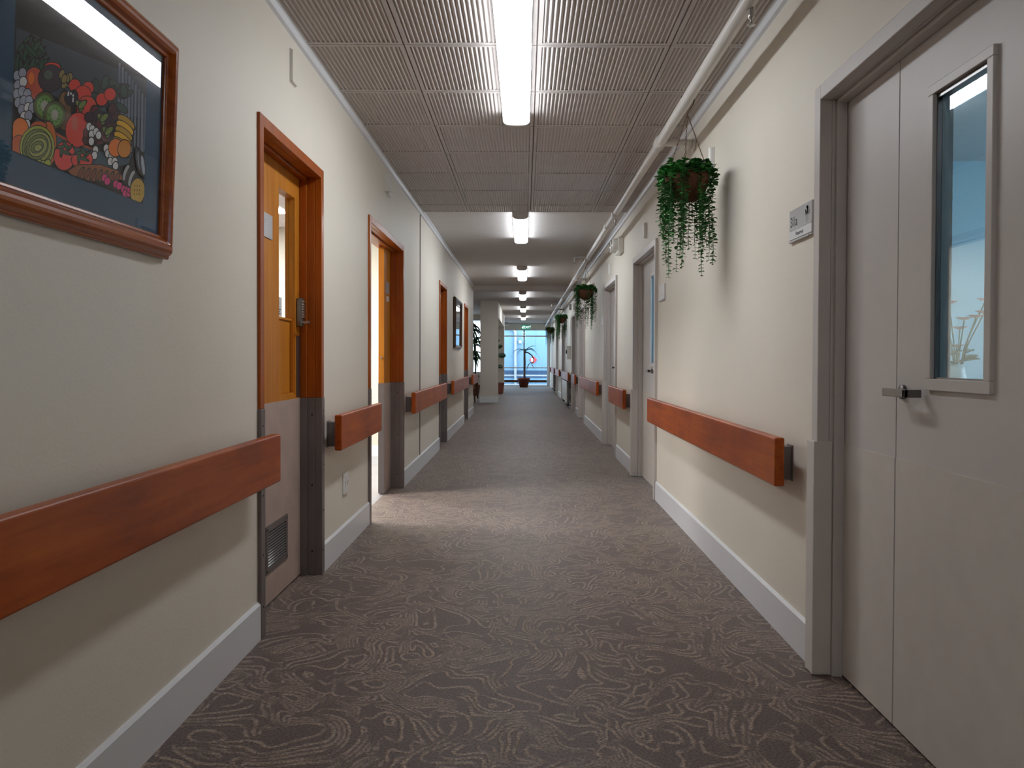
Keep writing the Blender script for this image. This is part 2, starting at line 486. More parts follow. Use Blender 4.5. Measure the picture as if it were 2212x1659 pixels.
# room behind door 31a on the right
rm = MB()
rm.box(W + T, 4.8, 5.55, 5.7, 0, H).box(W + T, 4.8, -1.2, -1.05, 0, H)
rm.box(4.65, 4.8, -1.2, 1.5, 0, H).box(4.65, 4.8, 4.6, 5.7, 0, H).box(4.65, 4.8, 1.5, 4.6, 0, 0.9).box(4.65, 4.8, 1.5, 4.6, 2.2, H)
props(rm.build('wall_blue_room', M['blue_wall']), 'pale blue walls of the room behind door 31a', 'wall', kind='structure')
w2 = empty('window_2', (4.65, 3.05, 0.9), 'unseen window added to daylight the room behind door 31a', 'window', kind='structure')  # unseen opening added to let sky light onto the blue walls
m = MB()
for a, b, c, d in ((1.5, 4.6, 0.9, 0.95), (1.5, 4.6, 2.15, 2.2), (1.5, 1.55, 0.95, 2.15), (4.55, 4.6, 0.95, 2.15), (3.02, 3.08, 0.95, 2.15)):
    m.box(4.66, 4.74, a, b, c, d)
m.build('window_frame', M['trim'], w2)
MB().box(4.70, 4.704, 1.5, 4.6, 0.92, 2.18).build('pane', M['glass'], w2)

# lounge recess: pier, lintel, return wall with window
props(MB().box(-1.10, -0.665, 18.95, 19.4, 0, H).build('wall_pier', M['column']), 'beige pier between the corridor and the lounge', 'pier', kind='structure')
props(MB().box(-1.112, -0.653, 18.938, 19.412, 0, 0.145).build('baseboard_pier', M['trim']), 'white skirting around the beige pier', 'skirting board', kind='structure')
props(MB().box(-0.82, -0.665, 19.4, 24.7, 2.13, H).build('wall_lintel', M['wall']), 'white lintel wall above the lounge opening', 'wall', kind='structure')
rw = MB().box(-1.15, -0.665, 24.7, 25.2, 0, H)
rw.box(-4.8, -4.0, 24.9, 25.1, 0, H).box(-4.0, -1.15, 24.9, 25.1, 0, 0.6).box(-4.0, -1.15, 24.9, 25.1, 2.4, H)
props(rw.build('wall_lounge_far', M['wall']), 'cream far wall of the lounge recess', 'wall', kind='structure')
props(MB().box(-4.8, -4.65, 8.6, 25.1, 0, H).box(-4.8, -W - T, Y_LOUNGE - 0.16, Y_LOUNGE, 0, H).build('wall_lounge_side', M['wall']), 'cream side walls of the lounge recess', 'wall', kind='structure')
props(MB().box(-1.15, -0.653, 24.688, 24.7, 0, 0.1).build('baseboard_lounge', M['trim']), 'white skirting behind the potted rubber plant', 'skirting board', kind='structure')
w3 = empty('window_3', (-2.5, 25, 0.6), 'bright lounge window behind the tall dracaena', 'window', kind='structure')
m = MB()
for a, b, c, d in ((-4, -1.15, 0.6, 0.66), (-4, -1.15, 2.34, 2.4), (-4, -3.94, 0.66, 2.34), (-1.21, -1.15, 0.66, 2.34), (-2.63, -2.57, 0.66, 2.34)):
    m.box(a, b, 24.95, 25.05, c, d)
m.build('window_frame', M['trim'], w3)
MB().box(-4, -1.15, 25.0, 25.004, 0.62, 2.38).build('pane', M['glass'], w3)
props(MB().box(-1.45, -1.3, 25.1, Y_END + 0.1, 0, H).build('wall_left_far', M['wall']), 'cream left wall beside the glazed corridor end', 'wall', kind='structure')

# glazed end of the corridor
props(MB().box(-1.45, W + 0.02, Y_END, Y_END + 0.12, 2.27, H).build('wall_end', M['wall']), 'cream header wall above the end glazing', 'wall', kind='structure')
w1 = empty('window_1', (0, Y_END + 0.05, 0), 'full height glazed end of the corridor', 'window', kind='structure')
m = MB()
yq = (Y_END + 0.02, Y_END + 0.08)
m.box(-1.3, W, *yq, 2.23, 2.27).box(-1.3, W, *yq, 0, 0.04).box(-1.3, -1.25, *yq, 0.04, 2.23).box(W - 0.12, W, *yq, 0.04, 2.23)
m.build('window_frame', M['trim'], w1)
MB().box(-0.045, 0.005, Y_END + 0.01, Y_END + 0.09, 0.04, 2.23).build('mullion', M['grey_plastic'], w1)
MB().box(-1.25, W - 0.12, Y_END + 0.01, Y_END + 0.07, 1.975, 2.03).build('transom', M['steel'], w1)
MB().box(-1.25, W - 0.12, Y_END + 0.01, Y_END + 0.06, 0.72, 0.76).build('midrail', M['trim'], w1)
MB().box(-1.25, W - 0.12, Y_END + 0.045, Y_END + 0.05, 0.04, 2.23).build('pane', M['glass'], w1)

# ---------------------------------------------------------------- doors
def sb(m, s, w0, w1, y0, y1, z0, z1):
    """box on a side wall: w measured from the wall face into the wall."""
    return m.box(s * (W + w0), s * (W + w1), y0, y1, z0, z1)

def frame_mesh(s, y0, y1, z0, z1, a, lw, top, proud=0.012, head=True):
    """architrave + jamb + stop between heights z0 and z1 (head only when head)."""
    m = MB()
    for (ya, yb, sg) in ((y0, y0 + a, 1), (y1 - a, y1, -1)):
        sb(m, s, -proud, 0.02, ya, yb, z0, z1 if not head else top)
        inner = yb if sg == 1 else ya
        sb(m, s, 0.02, T + 0.01, (inner - 0.02 if sg == 1 else inner), (inner if sg == 1 else inner + 0.02), z0, z1)
        st0, st1 = (inner, inner + 0.013) if sg == 1 else (inner - 0.013, inner)
        sb(m, s, lw - 0.036, lw - 0.001, st0, st1, z0, z1)
    if head:
        sb(m, s, -proud, 0.02, y0 + a, y1 - a, top - a, top)
        sb(m, s, 0.02, T + 0.01, y0 + a, y1 - a, top - a, top - a + 0.018)
        sb(m, s, lw - 0.036, lw - 0.001, y0 + a, y1 - a, top - a - 0.013, top - a)
    return m

def leaf_mesh(s, lw, y0, y1, z0, z1, hole=None, th=0.044):
    m = MB()
    if hole is None:
        sb(m, s, lw, lw + th, y0, y1, z0, z1)
    else:
        a, b, c, d = hole
        sb(m, s, lw, lw + th, y0, a, z0, z1); sb(m, s, lw, lw + th, b, y1, z0, z1)
        sb(m, s, lw, lw + th, a, b, z0, c); sb(m, s, lw, lw + th, a, b, d, z1)
    return m

# --- timber doors on the left
LW = 0.095
A_L = 0.045
TOPL = 2.018
def left_door(n, y0, y1, label, leaf0=None, hole=None):
    d = empty('door_%d' % n, (-W, (y0 + y1) / 2, 0), label, 'door', 'timber doors on the left', 'structure')
    frame_mesh(-1, y0, y1, 0.885, TOPL - A_L, A_L, LW, TOPL).build('door_frame', M['frame_wood'], d, bevel=0.003)
    frame_mesh(-1, y0 - 0.002, y1 + 0.002, 0.0, 0.885, A_L + 0.003, LW, TOPL, proud=0.0145, head=False).build('steel_sheath', M['sheath'], d, bevel=0.002)
    sc = MB()
    for z in (0.12, 0.32, 0.55, 0.82):
        for (ya, sg) in ((y0 + 0.02, 1), (y1 - 0.02, -1)):
            sc.lathe((-W + 0.0145, ya, z), [(0.004, 0), (0.003, 0.0015), (0.0, 0.002)], 8, 'x')
    for z in (0.12, 0.45, 0.8):
        sc.lathe((-W - 0.035, y1 - A_L - 0.003, z), [(0.005, 0), (0.004, -0.002), (0.0, -0.0025)], 8, 'y')
    sc.build('sheath_screw', M['black'], d)
    l0 = y0 + A_L + 0.004 if leaf0 is None else leaf0
    l1 = y1 - A_L - 0.004
    lf = leaf_mesh(-1, LW, l0, l1, 0.008, TOPL - A_L - 0.004, hole).build('door_leaf', M['leaf_wood'], d)
    kp = MB(); sb(kp, -1, LW - 0.0025, LW, l0 + 0.001, l1 - 0.001, 0.01, 0.885)
    kp.build('kick_plate', M['kick'], d)
    return d, lf, l0, l1

# door with keypad lock, viewing slot, louvre grille
y0, y1 = L_DOORS[0]
d1, lf, l0, l1 = left_door(1, y0, y1, 'nearest honey timber door on the left, with keypad lock and louvre grille', hole=(3.47, 3.71, 0.905, 1.855))
m = MB()
sb(m, -1, LW + 0.022, LW + 0.036, 3.47, 3.71, 0.905, 1.262)
m.build('infill_panel', M['leaf_wood'], d1)
m = MB(); sb(m, -1, LW + 0.004, LW + 0.012, 3.47, 3.71, 0.905, 0.915); sb(m, -1, LW + 0.015, LW + 0.04, 3.47, 3.71, 1.262, 1.272)
sb(m, -1, LW + 0.004, LW + 0.02, 3.70, 3.71, 0.915, 1.262)
m.build('slot_bead', M['leaf_wood'], d1)
m = MB(); sb(m, -1, LW + 0.027, LW + 0.031, 3.47, 3.71, 1.272, 1.855)
pane = m.build('pane', M['glass'], d1)
stk = MB(); sb(stk, -1, LW + 0.0255, LW + 0.0265, 3.475, 3.59, 1.275, 1.365)
sk = stk.build('sticker', M['sign_white'], d1); sk['label'] = 'white warning sticker with red round symbol'
rg = MB().lathe((-W - LW - 0.0248, 3.53, 1.338), [(0.011, 0), (0.011, 0.0004), (0.018, 0.0004), (0.018, 0), (0.011, 0)], 20, 'x')
rg.build('symbol', M['red'], sk)
m = MB()
for k, (a, b) in enumerate(((3.49, 3.575), (3.505, 3.56), (3.49, 3.57))):
    m.box(-W - LW - 0.0255, -W - LW - 0.0248, a, b, 1.306 - k * 0.010, 1.310 - k * 0.010)
m.build('lettering', M['ink'], sk)
# small name plate on the leaf
m = MB(); sb(m, -1, LW - 0.004, LW, 3.225, 3.372, 1.60, 1.705)
npl = m.build('name_plate', M['silver'], d1, bevel=0.001); npl['label'] = 'grey name plate'
m = MB()
for k, (a, b) in enumerate(((3.236, 3.29), (3.236, 3.275))):
    m.box(-W - LW + 0.004, -W - LW + 0.0046, a, b, 1.672 - k * 0.013, 1.678 - k * 0.013)
m.build('lettering', M['sign_grey'], npl)
m = MB(); sb(m, -1, LW - 0.002, LW, 3.728, l1 - 0.002, 0.892, 1.19)
m.build('push_plate', M['bronze'], d1)
# keypad lock
m = MB(); sb(m, -1, LW - 0.028, LW, 3.728, 3.772, 1.235, 1.375)
lk = m.build('keypad_lock', M['dark_steel'], d1, bevel=0.006)
m = MB()
for k in range(7):
    z = 1.358 - k * 0.0125
    m.box(-W - LW + 0.028, -W - LW + 0.0345, 3.734, 3.747, z - 0.004, z + 0.004)
    m.box(-W - LW + 0.028, -W - LW + 0.0345, 3.753, 3.766, z - 0.004, z + 0.004)
m.build('button', M['steel'], lk)
m = MB().tube([(-W - LW + 0.028, 3.75, 1.256), (-W - LW + 0.058, 3.75, 1.256)], 0.008, 12)
m.tube([(-W - LW + 0.052, 3.752, 1.256), (-W - LW + 0.052, 3.70, 1.254)], 0.0065, 10)
m.build('lever', M['steel'], lk)
# louvre grille
g = MB()
for (a, b, c, e) in ((3.27, 3.57, 0.145, 0.172), (3.27, 3.57, 0.325, 0.352), (3.27, 3.297, 0.172, 0.325), (3.543, 3.57, 0.172, 0.325)):
    sb(g, -1, LW - 0.008, LW - 0.002, a, b, c, e)
gr = g.build('louvre_grille', M['sheath'], d1)
m = MB(); sb(m, -1, LW - 0.0032, LW - 0.0024, 3.297, 3.543, 0.172, 0.325); m.build('slat_shade', M['black'], gr)  # black sheet stands in for the shade behind the slats
m = MB()
for k in range(12):
    z = 0.176 + k * 0.0125
    X = -W - LW
    m.add([(X + 0.0085, 3.298, z), (X + 0.0085, 3.542, z), (X + 0.0035, 3.542, z + 0.0035), (X + 0.0035, 3.298, z + 0.0035),
           (X + 0.0078, 3.298, z - 0.0015), (X + 0.0078, 3.542, z - 0.0015), (X + 0.003, 3.542, z + 0.002), (X + 0.003, 3.298, z + 0.002)],
          [(0, 1, 2, 3), (7, 6, 5, 4), (0, 4, 5, 1), (1, 5, 6, 2), (2, 6, 7, 3), (3, 7, 4, 0)])
m.build('slat', M['steel'], gr)
m = MB()
for a in (3.283, 3.556):
    for z in (0.158, 0.338):
        m.lathe((-W - LW + 0.008, a, z), [(0.005, 0), (0.004, 0.002), (0, 0.0025)], 8, 'x')
m.build('screw', M['black'], gr)

# open double door: narrow leaf closed, wide leaf swung into the bright room
y0, y1 = L_DOORS[1]
d2, lf, l0, l1 = left_door(2, y0, y1, 'open timber double door on the left, bright room beyond', leaf0=6.06)
m = MB(); sb(m, -1, LW - 0.001, LW + 0.045, 6.056, 6.06, 0.01, 0.885); m.build('edge_guard', M['sheath'], d2)
m = MB(); sb(m, -1, LW - 0.005, LW, 6.13, 6.27, 1.605, 1.70)
pl = m.build('name_plate', M['silver'], d2); pl['label'] = 'grey name plate'
m = MB(); sb(m, -1, LW - 0.006, LW, 6.16, 6.25, 1.545, 1.585); m.build('slide_indicator', M['plastic'], d2)
m = MB(); m.box(-W - T - 0.07, -W - T - 0.026, 4.09, 5.02, 0.01, 1.965); m.build('door_leaf', M['leaf_wood'], d2)
m = MB().tube([(-W - LW - 0.02, 6.06, 1.09), (-W - LW - 0.02, 6.045, 1.09)], 0.008, 8); m.build('bolt', M['steel'], d2)

y0, y1 = L_DOORS[2]
d3, lf, l0, l1 = left_door(3, y0, y1, 'closed timber door on the left beyond the dark joint strip')
m = MB(); sb(m, -1, LW - 0.012, LW - 0.003, l1 - 0.12, l1 - 0.02, 0.03, 0.05); m.build('floor_bolt', M['steel'], d3)
y0, y1 = L_DOORS[3]
d4, lf, l0, l1 = left_door(4, y0, y1, 'farthest timber door on the left, with pale pull handle')
X = -W - LW
MB().tube([(X, 13.1, 1.36), (X + 0.05, 13.1, 1.36), (X + 0.06, 13.1, 1.38), (X + 0.06, 13.1, 1.58), (X + 0.05, 13.1, 1.60), (X, 13.1, 1.60)], 0.011, 10).build('pull_handle', M['plastic'], d4)

# --- painted doors on the right
RW = 0.068
A_R = 0.05
TOPR = 2.012
def right_door(n, y0, y1, label, parts, guard=True):
    """parts: list of (leaf y0, leaf y1, hole or None)"""
    d = empty('door_%d' % n, (W, (y0 + y1) / 2, 0), label, 'door', 'painted doors on the right', 'structure')
    frame_mesh(1, y0, y1, 0.0, TOPR - A_R, A_R, RW, TOPR, proud=0.022).build('door_frame', M['greige_frame'], d, bevel=0.003)
    for a, b, hole in parts:
        lf = leaf_mesh(1, RW, a, b, 0.008, TOPR - A_R - 0.004, hole).build('door_leaf', M['greige'], d)
        kp = MB(); sb(kp, 1, RW - 0.002, RW, a + 0.001, b - 0.001, 0.01, 0.795); kp.build('kick_plate', M['greige_kick'], lf if False else d)
        if hole:
            ha, hb, hc, hd = hole
            m = MB(); bw = 0.026
            for q in ((ha - bw, hb + bw, hc - bw - 0.005, hc), (ha - bw, hb + bw, hd, hd + bw), (ha - bw, ha, hc, hd), (hb, hb + bw, hc, hd)):
                sb(m, 1, RW - 0.011, RW + 0.002, *q)
            m.build('window_bead', M['greige_frame'], d, bevel=0.002)
            m = MB()
            for q in ((ha, hb, hc, hc + 0.004), (ha, hb, hd - 0.012, hd), (ha, ha + 0.004, hc, hd), (hb - 0.004, hb, hc, hd)):
                sb(m, 1, RW, RW + 0.012, *q)
            m.build('gasket', M['dark_steel'], d)
            m = MB(); sb(m, 1, RW + 0.012, RW + 0.016, ha, hb, hc, hd); m.build('pane', M['blue_glass'], d)
    if guard:
        m = MB()
        pts = [(W + w, y1 + q) for w, q in ((-0.034, -0.055), (0.03, -0.055), (0.03, -0.049), (-0.022, -0.049), (-0.022, 0.0), (0.0, 0.0), (0.0, 0.012), (-0.034, 0.012))]
        n = len(pts)
        m.add([(x, y, 0.005) for x, y in pts] + [(x, y, 0.805) for x, y in pts],
              [(i, (i + 1) % n, n + (i + 1) % n, n + i) for i in range(n)] + [tuple(range(n)), tuple(range(n, 2 * n))])
        m.build('corner_guard', M['guard'], d, bevel=0.003)
    return d

def lever(d, y, z, sg=-1):
    X = W + RW
    m = MB().lathe((X, y, z), [(0.021, 0), (0.021, -0.008), (0.017, -0.010), (0, -0.010)], 24, 'x')
    m.tube([(X - 0.008, y, z), (X - 0.048, y, z)], 0.0085, 14)
    h = m.build('lever_handle', M['dark_steel'], d)
    m = MB()
    m.box(X - 0.058, X - 0.046, y - sg * 0.010, y + sg * 0.118, z - 0.011, z + 0.011)
    m.box(X - 0.058, X - 0.010, y + sg * 0.106, y + sg * 0.118, z - 0.011, z + 0.011)
    m.build('grip', M['dark_steel'], h, bevel=0.002)

y0, y1 = R_DOORS[0]
r1 = right_door(5, y0, y1, 'wide grey double door at right front, numbered 31a', [(y0 + A_R + 0.003, 2.229, (1.795, 2.03, 1.032, 1.785)), (2.235, y1 - A_R - 0.004, None)])
lever(r1, 2.19, 0.99)
y0, y1 = R_DOORS[1]
r2 = right_door(6, y0, y1, 'grey door on the right just behind the nearest hanging plant', [(y0 + A_R + 0.003, y1 - A_R - 0.004, (6.27, 6.53, 1.05, 1.79))])
lever(r2, 6.50, 0.985)
m = MB(); sb(m, 1, -0.03, 0.06, 6.2, 6.5, 1.80, 1.86)
y0, y1 = R_DOORS[2]
r3 = right_door(7, y0, y1, 'grey door on the right below the emergency light', [(y0 + A_R + 0.003, y1 - A_R - 0.004, (8.75, 8.95, 1.05, 1.79))])
lever(r3, 9.1, 0.985)
labels = ['pale door on the right behind the second hanging plant', 'pale door on the right beside the small square wall box',
          'pale door on the right beyond the first radiator', 'farthest pale door on the right near the glazed end']
for k, (y0, y1) in enumerate(R_DOORS[3:]):
    dd = right_door(8 + k, y0, y1, labels[k], [(y0 + A_R + 0.003, y1 - A_R - 0.004, None)])
    lever(dd, y0 + 0.16, 0.99, 1)

# ---------------------------------------------------------------- handrails
def handrail(s, y0, y1, label):
    yc = (y0 + y1) / 2
    r = empty('handrail', (s * W, yc, 0.705), label, 'handrail', 'timber handrails along the corridor')
    MB().box(s * 0.92, s * 0.957, y0, y1, 0.615, 0.795).build('rail_board', M['rail'], r, bevel=0.007, seg=3)
    n = max(2, round((y1 - y0) / 1.3) + 1)
    for k in range(n):
        y = y0 + 0.12 + (y1 - y0 - 0.24) * k / (n - 1)
        m = MB().box(s * 0.957, s * W, y - 0.02, y + 0.02, 0.625, 0.752)
        m.box(s * (W - 0.004), s * W, y - 0.03, y + 0.03, 0.62, 0.757)
        m.build('bracket', M['sheath'], r, bevel=0.003)
    return r
Lr = [(0.55, 2.885, 'long timber handrail at left front, below the fruit picture'), (3.845, 4.93, 'short timber handrail between the two nearest left doors'),
      (6.46, 9.08, 'timber handrail on left wall across the dark joint strip'), (9.98, 12.65, 'timber handrail on left wall below the far wall picture'),
      (13.72, 15.15, 'timber handrail at the far end of the left wall')]
Rr = [(2.80, 5.73, 'long timber handrail right front, below nearest hanging plant'), (7.16, 8.38, 'short timber handrail between the second and third right doors'),
      (9.8, 12.80, 'timber handrail on right wall below the second hanging plant'), (14.1, 15.0, 'short timber handrail between two pale doors on the right'),
      (16.3, 19.15, 'timber handrail above the nearer wall radiator'), (20.6, 22.9, 'timber handrail on right wall between the two radiators'),
      (24.2, 26.6, 'timber handrail above the farther wall radiator'), (28.1, 29.6, 'short timber handrail on right wall beside the glazed end')]
for a, b, l in Lr: handrail(-1, a, b, l)
for a, b, l in Rr: handrail(1, a, b, l)
r = empty('bumper_rail', (0, Y_END, 0.2), 'low brown bumper rail across the end glazing', 'rail')
MB().box(-1.28, W - 0.13, Y_END - 0.05, Y_END - 0.015, 0.155, 0.25).build('rail_board', M['dark_wood'], r, bevel=0.005)
for x in (-1.1, 0.45): MB().box(x - 0.02, x + 0.02, Y_END - 0.015, Y_END + 0.02, 0.17, 0.235).build('bracket', M['sheath'], r)

# ---------------------------------------------------------------- ceiling lights
def make_light():
    r = empty('ceiling_light', (0, 0, 0), 'x', 'ceiling light', 'linear ceiling lights along the corridor')
    Lh = 1.62; hw = 0.0775; dp = 0.07
    MB().box(-hw + 0.001, hw - 0.001, 0.01, Lh - 0.01, -0.032, 0).build('housing', M['plastic'], r, True)
    pr = [(-hw, -0.032)]
    for k in range(0, 13):
        t = PI * k / 12
        c, s_ = math.cos(t), math.sin(t)
        x = -hw * math.copysign(abs(c) ** 0.55, c); z = -0.033 - (dp - 0.033) * abs(s_) ** 0.75
        pr.append((x, z))
    pr.append((hw, -0.032))
    MB().extrude(pr, 0.022, Lh - 0.022).build('diffuser', M['lamp'], r, True)
    for a, b in ((0.0, 0.022), (Lh - 0.022, Lh)):
        MB().extrude([(x * 1.02, z * 1.03 if z < -0.0325 else 0) for x, z in pr], a, b).build('end_cap', M['cap'], r, True)
    return r
lt = make_light()
M['lamp_fill'] = emit('added_fill_diffuser', (0.95, 1.0, 1.05), LAMP_POWER * 0.7)  # unseen lamp added behind the camera to lift the dark foreground
back = dup(lt, (-0.055, -1.52, H - 0.015), None, 'unseen dim ceiling light added behind the camera to brighten the foreground')
for c_ in back.children:
    if c_.name.startswith('diffuser'):
        c_.data = c_.data.copy(); c_.data.materials.clear(); c_.data.materials.append(M['lamp_fill'])
Ls = [(2.86, 'bright linear ceiling light nearest, on the ribbed tiles'), (7.50, 'linear ceiling light where the plain ceiling begins'),
      (11.85, 'third linear ceiling light, over the far left picture'), (16.3, 'linear ceiling light just past the ceiling beam'),
      (20.8, 'linear ceiling light beside the lounge opening'), (25.2, 'farthest linear ceiling light, before the exit sign')]
for k, (y, l) in enumerate(Ls):
    z = H - 0.004 if k == 0 else H
    if k == 0:
        lt.location = (-0.052, y, z - 0.011); lt['label'] = l
    else:
        dup(lt, (-0.045, y, z), None, l)

# ---------------------------------------------------------------- sprinkler pipe
PX, PZ, PR = 0.81, 2.385, 0.029
r = empty('sprinkler_pipe', (PX, 3, PZ), 'white sprinkler pipe running below the ceiling along the right', 'pipe')
MB().tube([(PX, -2.55, PZ), (PX, 29.95, PZ)], PR, 20).build('pipe_run', M['pipe'], r)
for y in (4.62, 6.85, 7.5, 9.9, 12.5, 16.2, 20.0, 24.5):
    MB().lathe((PX, y, PZ), [(PR, -0.055), (PR + 0.008, -0.05), (PR + 0.008, 0.05), (PR, 0.055)], 20, 'y').build('coupling', M['pipe'], r)
for y in (4.62, 12.5, 20.0):
    b = MB().tube([(PX, y, PZ), (W - 0.004, y, PZ)], 0.021, 14).build('branch_pipe', M['pipe'], r)
    MB().lathe((W, y, PZ), [(0.0, -0.016), (0.045, -0.016), (0.05, -0.003)], 20, 'x').build('wall_flange', M['pipe'], b)
def sprinkler(y, side):
    m = MB()
    if side:
        m.tube([(PX, y, PZ), (PX - 0.16, y, PZ), (PX - 0.18, y, PZ - 0.01), (PX - 0.18, y, PZ - 0.05)], 0.014, 10)
        x, zb_ = PX - 0.18, PZ - 0.05
    else:
        m.tube([(PX + 0.012, y, PZ), (PX + 0.012, y, PZ - 0.05)], 0.012, 10); x, zb_ = PX + 0.012, PZ - 0.05
    m.lathe((x, y, zb_), [(0.012, 0), (0.012, -0.012), (0.005, -0.014), (0.004, -0.034), (0.015, -0.035), (0.015, -0.037), (0, -0.037)], 14)
    m.build('sprinkler_head', M['steel'], r)
sprinkler(2.80, False); sprinkler(6.95, False); sprinkler(9.75, True); sprinkler(18.0, True)
r = empty('cross_pipe', (0, 29.98, 2.45), 'white pipe crossing the corridor below the far ceiling', 'pipe')
MB().tube([(-1.3, 30.02, 2.46), (W, 30.02, 2.46)], 0.03, 16).build('pipe_run', M['pipe'], r)
MB().lathe((-0.70, 30.02, 2.46), [(0.0, -0.12), (0.055, -0.12), (0.06, -0.1), (0.06, 0.06), (0.03, 0.08)], 16, 'x').build('coupling', M['pipe'], r)

# ---------------------------------------------------------------- hanging plants
def add_leaf(m, p, d, n, L, Wd):
    d = d.normalized(); s_ = d.cross(n).normalized(); n = s_.cross(d).normalized()
    b = p; pts = [b, b + d * L * 0.3 + s_ * Wd * 0.42, b + d * L * 0.7 + s_ * Wd * 0.45, b + d * L - n * L * 0.08,
                  b + d * L * 0.7 - s_ * Wd * 0.45, b + d * L * 0.3 - s_ * Wd * 0.42, b + d * L * 0.5 - n * Wd * 0.12]
    m.add(pts, [(0, 1, 6), (1, 2, 6), (2, 3, 6), (3, 4, 6), (4, 5, 6), (5, 0, 6)], True)

def make_hanging_plant(rng, bare):
    r = empty('hanging_plant', (0, 0, 0), 'x', 'hanging plant', 'trailing plants hung from the pipe')
    zr = -0.375; Rb = 0.112; depth = 0.138
    # hook over the pipe
    hk = [(0.030 * math.sin(t), 0, 0.030 * math.cos(t) + 0.002) for t in [R(-150 + 25 * k) for k in range(10)]]
    hk = [(0.034 * math.sin(R(a)), 0, 0.034 * math.cos(R(a))) for a in range(-70, 91, 20)] + [(0.03, 0, -0.02), (0.012, 0, -0.05), (0.0, 0, -0.07)]
    MB().tube(hk, 0.0028, 6).build('hook', M['wire'], r, True)
    for k in range(3):
        a = R(205 + 120 * k)
        p0 = Vector((0, 0, -0.07)); p1 = Vector((Rb * math.cos(a), Rb * math.sin(a), zr))
        m = MB(); n = 26
        for i in range(n):
            q0 = p0.lerp(p1, i / n); q1 = p0.lerp(p1, (i + 1.15) / n)
            dr = (q1 - q0); sd = dr.cross(Vector((0, 0, 1)) if i % 2 else Vector((1, 0, 0)))
            if sd.length < 1e-6: sd = Vector((0, 1, 0))
            sd = sd.normalized() * 0.0042; mid = (q0 + q1) / 2
            m.tube([q0, mid + sd, q1, mid - sd, q0], 0.0015, 4, False)
        m.build('chain', M['wire'], r, True)
    prof = [(0.0, -depth), (0.03, -depth * 0.97), (0.062, -depth * 0.85), (0.09, -depth * 0.6), (0.106, -depth * 0.3), (Rb, 0), (Rb - 0.008, 0), (Rb - 0.02, -0.02), (0, -0.02)]
    bk = MB().lathe((0, 0, zr), prof, 28).build('basket', M['coir'], r, True)
    m = MB()
    m.tube([((Rb + 0.002) * math.cos(2 * PI * k / 24), (Rb + 0.002) * math.sin(2 * PI * k / 24), zr) for k in range(25)], 0.0025, 6, False)
    for k in range(5):
        a = 2 * PI * k / 5
        m.tube([((q + 0.002) * math.cos(a), (q + 0.002) * math.sin(a), zr + h - 0.001) for q, h in prof[1:6]], 0.0018, 5, False)
    m.build('basket_wire', M['wire'], bk, True)
    # bushy crown on the rim
    m = MB()
    for k in range(560):
        a = rng.uniform(0, 2 * PI); rr = Rb * math.sqrt(rng.uniform(0.1, 1.55))
        inb = bare(math.degrees(a) % 360)
        z = zr + rng.uniform(-0.005, 0.055) - (0 if inb else max(0, rr - Rb) * 1.6)
        if inb and rr > Rb * 1.05: rr = Rb * 0.95
        p = Vector((rr * math.cos(a), rr * math.sin(a), z))
        d = Vector((math.cos(a + rng.uniform(-1.2, 1.2)), math.sin(a + rng.uniform(-1.2, 1.2)), rng.uniform(-0.5, 0.7)))
        add_leaf(m, p, d, Vector((rng.uniform(-.5, .5), rng.uniform(-.5, .5), 1)), rng.uniform(0.024, 0.034), rng.uniform(0.024, 0.033))
    m.build('foliage', M['leaf'], r, True)
    # trailing vines
    nv = 0
    while nv < 52:
        a = rng.uniform(0, 2 * PI); deg = math.degrees(a) % 360
        if bare(deg) and rng.random() < 0.86: continue
        nv += 1
        left = math.cos(a) < -0.2
        Ln = rng.uniform(0.36, 0.58) if not left else rng.uniform(0.30, 0.57)
        if rng.random() < 0.2: Ln *= 0.55
        r0 = Rb + rng.uniform(0.0, 0.012); r1 = Rb + rng.uniform(-0.03, 0.03)
        n = max(6, int(Ln / 0.018)); pts = []
        ph = rng.uniform(0, 6.3); am = rng.uniform(0.002, 0.006)
        for i in range(n + 1):
            t = i / n
            rad = r0 * 0.75 + (r1 - r0 * 0.75) * min(1, t * 9)
            zz = zr + 0.02 + (0.012 * math.sin(min(1, t * 9) * PI)) - max(0, t - 0.06) * Ln
            pts.append(Vector((rad * math.cos(a) + am * math.sin(ph + t * 7), rad * math.sin(a) + am * math.cos(ph + t * 6), zz)))
        m = MB().tube(pts, 0.0011, 4, False)
        for i in range(1, n + 1):
            b0 = rng.uniform(0, 6.3) if i % 2 else ph + i * 1.57
            sz = rng.uniform(0.022, 0.031) * (1 if i < n * 0.8 else 0.72)
            for q in (0, PI):
                an = b0 + q + rng.uniform(-.35, .35)
                d = Vector((math.cos(an), math.sin(an), rng.uniform(-0.5, 0.15)))
                add_leaf(m, pts[i], d, Vector((rng.uniform(-.4, .4), rng.uniform(-.4, .4), 1)), sz, sz * 0.72)
        m.build('vine', M['leaf'], r, True)
    return r
rng = random.Random(11)
hp = make_hanging_plant(rng, lambda d: 262 < d < 328)
hp2 = make_hanging_plant(random.Random(5), lambda d: 215 < d < 325)
hp.location = (PX + 0.004, 3.86, PZ); hp['label'] = 'nearest trailing plant in brown basket hung from the pipe'
hp2.location = (PX, 10.2, PZ); hp2['label'] = 'second trailing plant hung along the pipe, dark round basket'
dup(hp2, (PX, 16.9, PZ), (0, 0, R(40)), 'third trailing plant hung along the pipe')
dup(hp, (PX - 0.02, 23.6, PZ), (0, 0, R(-60)), 'farthest trailing plant, hung in front of the end glazing')

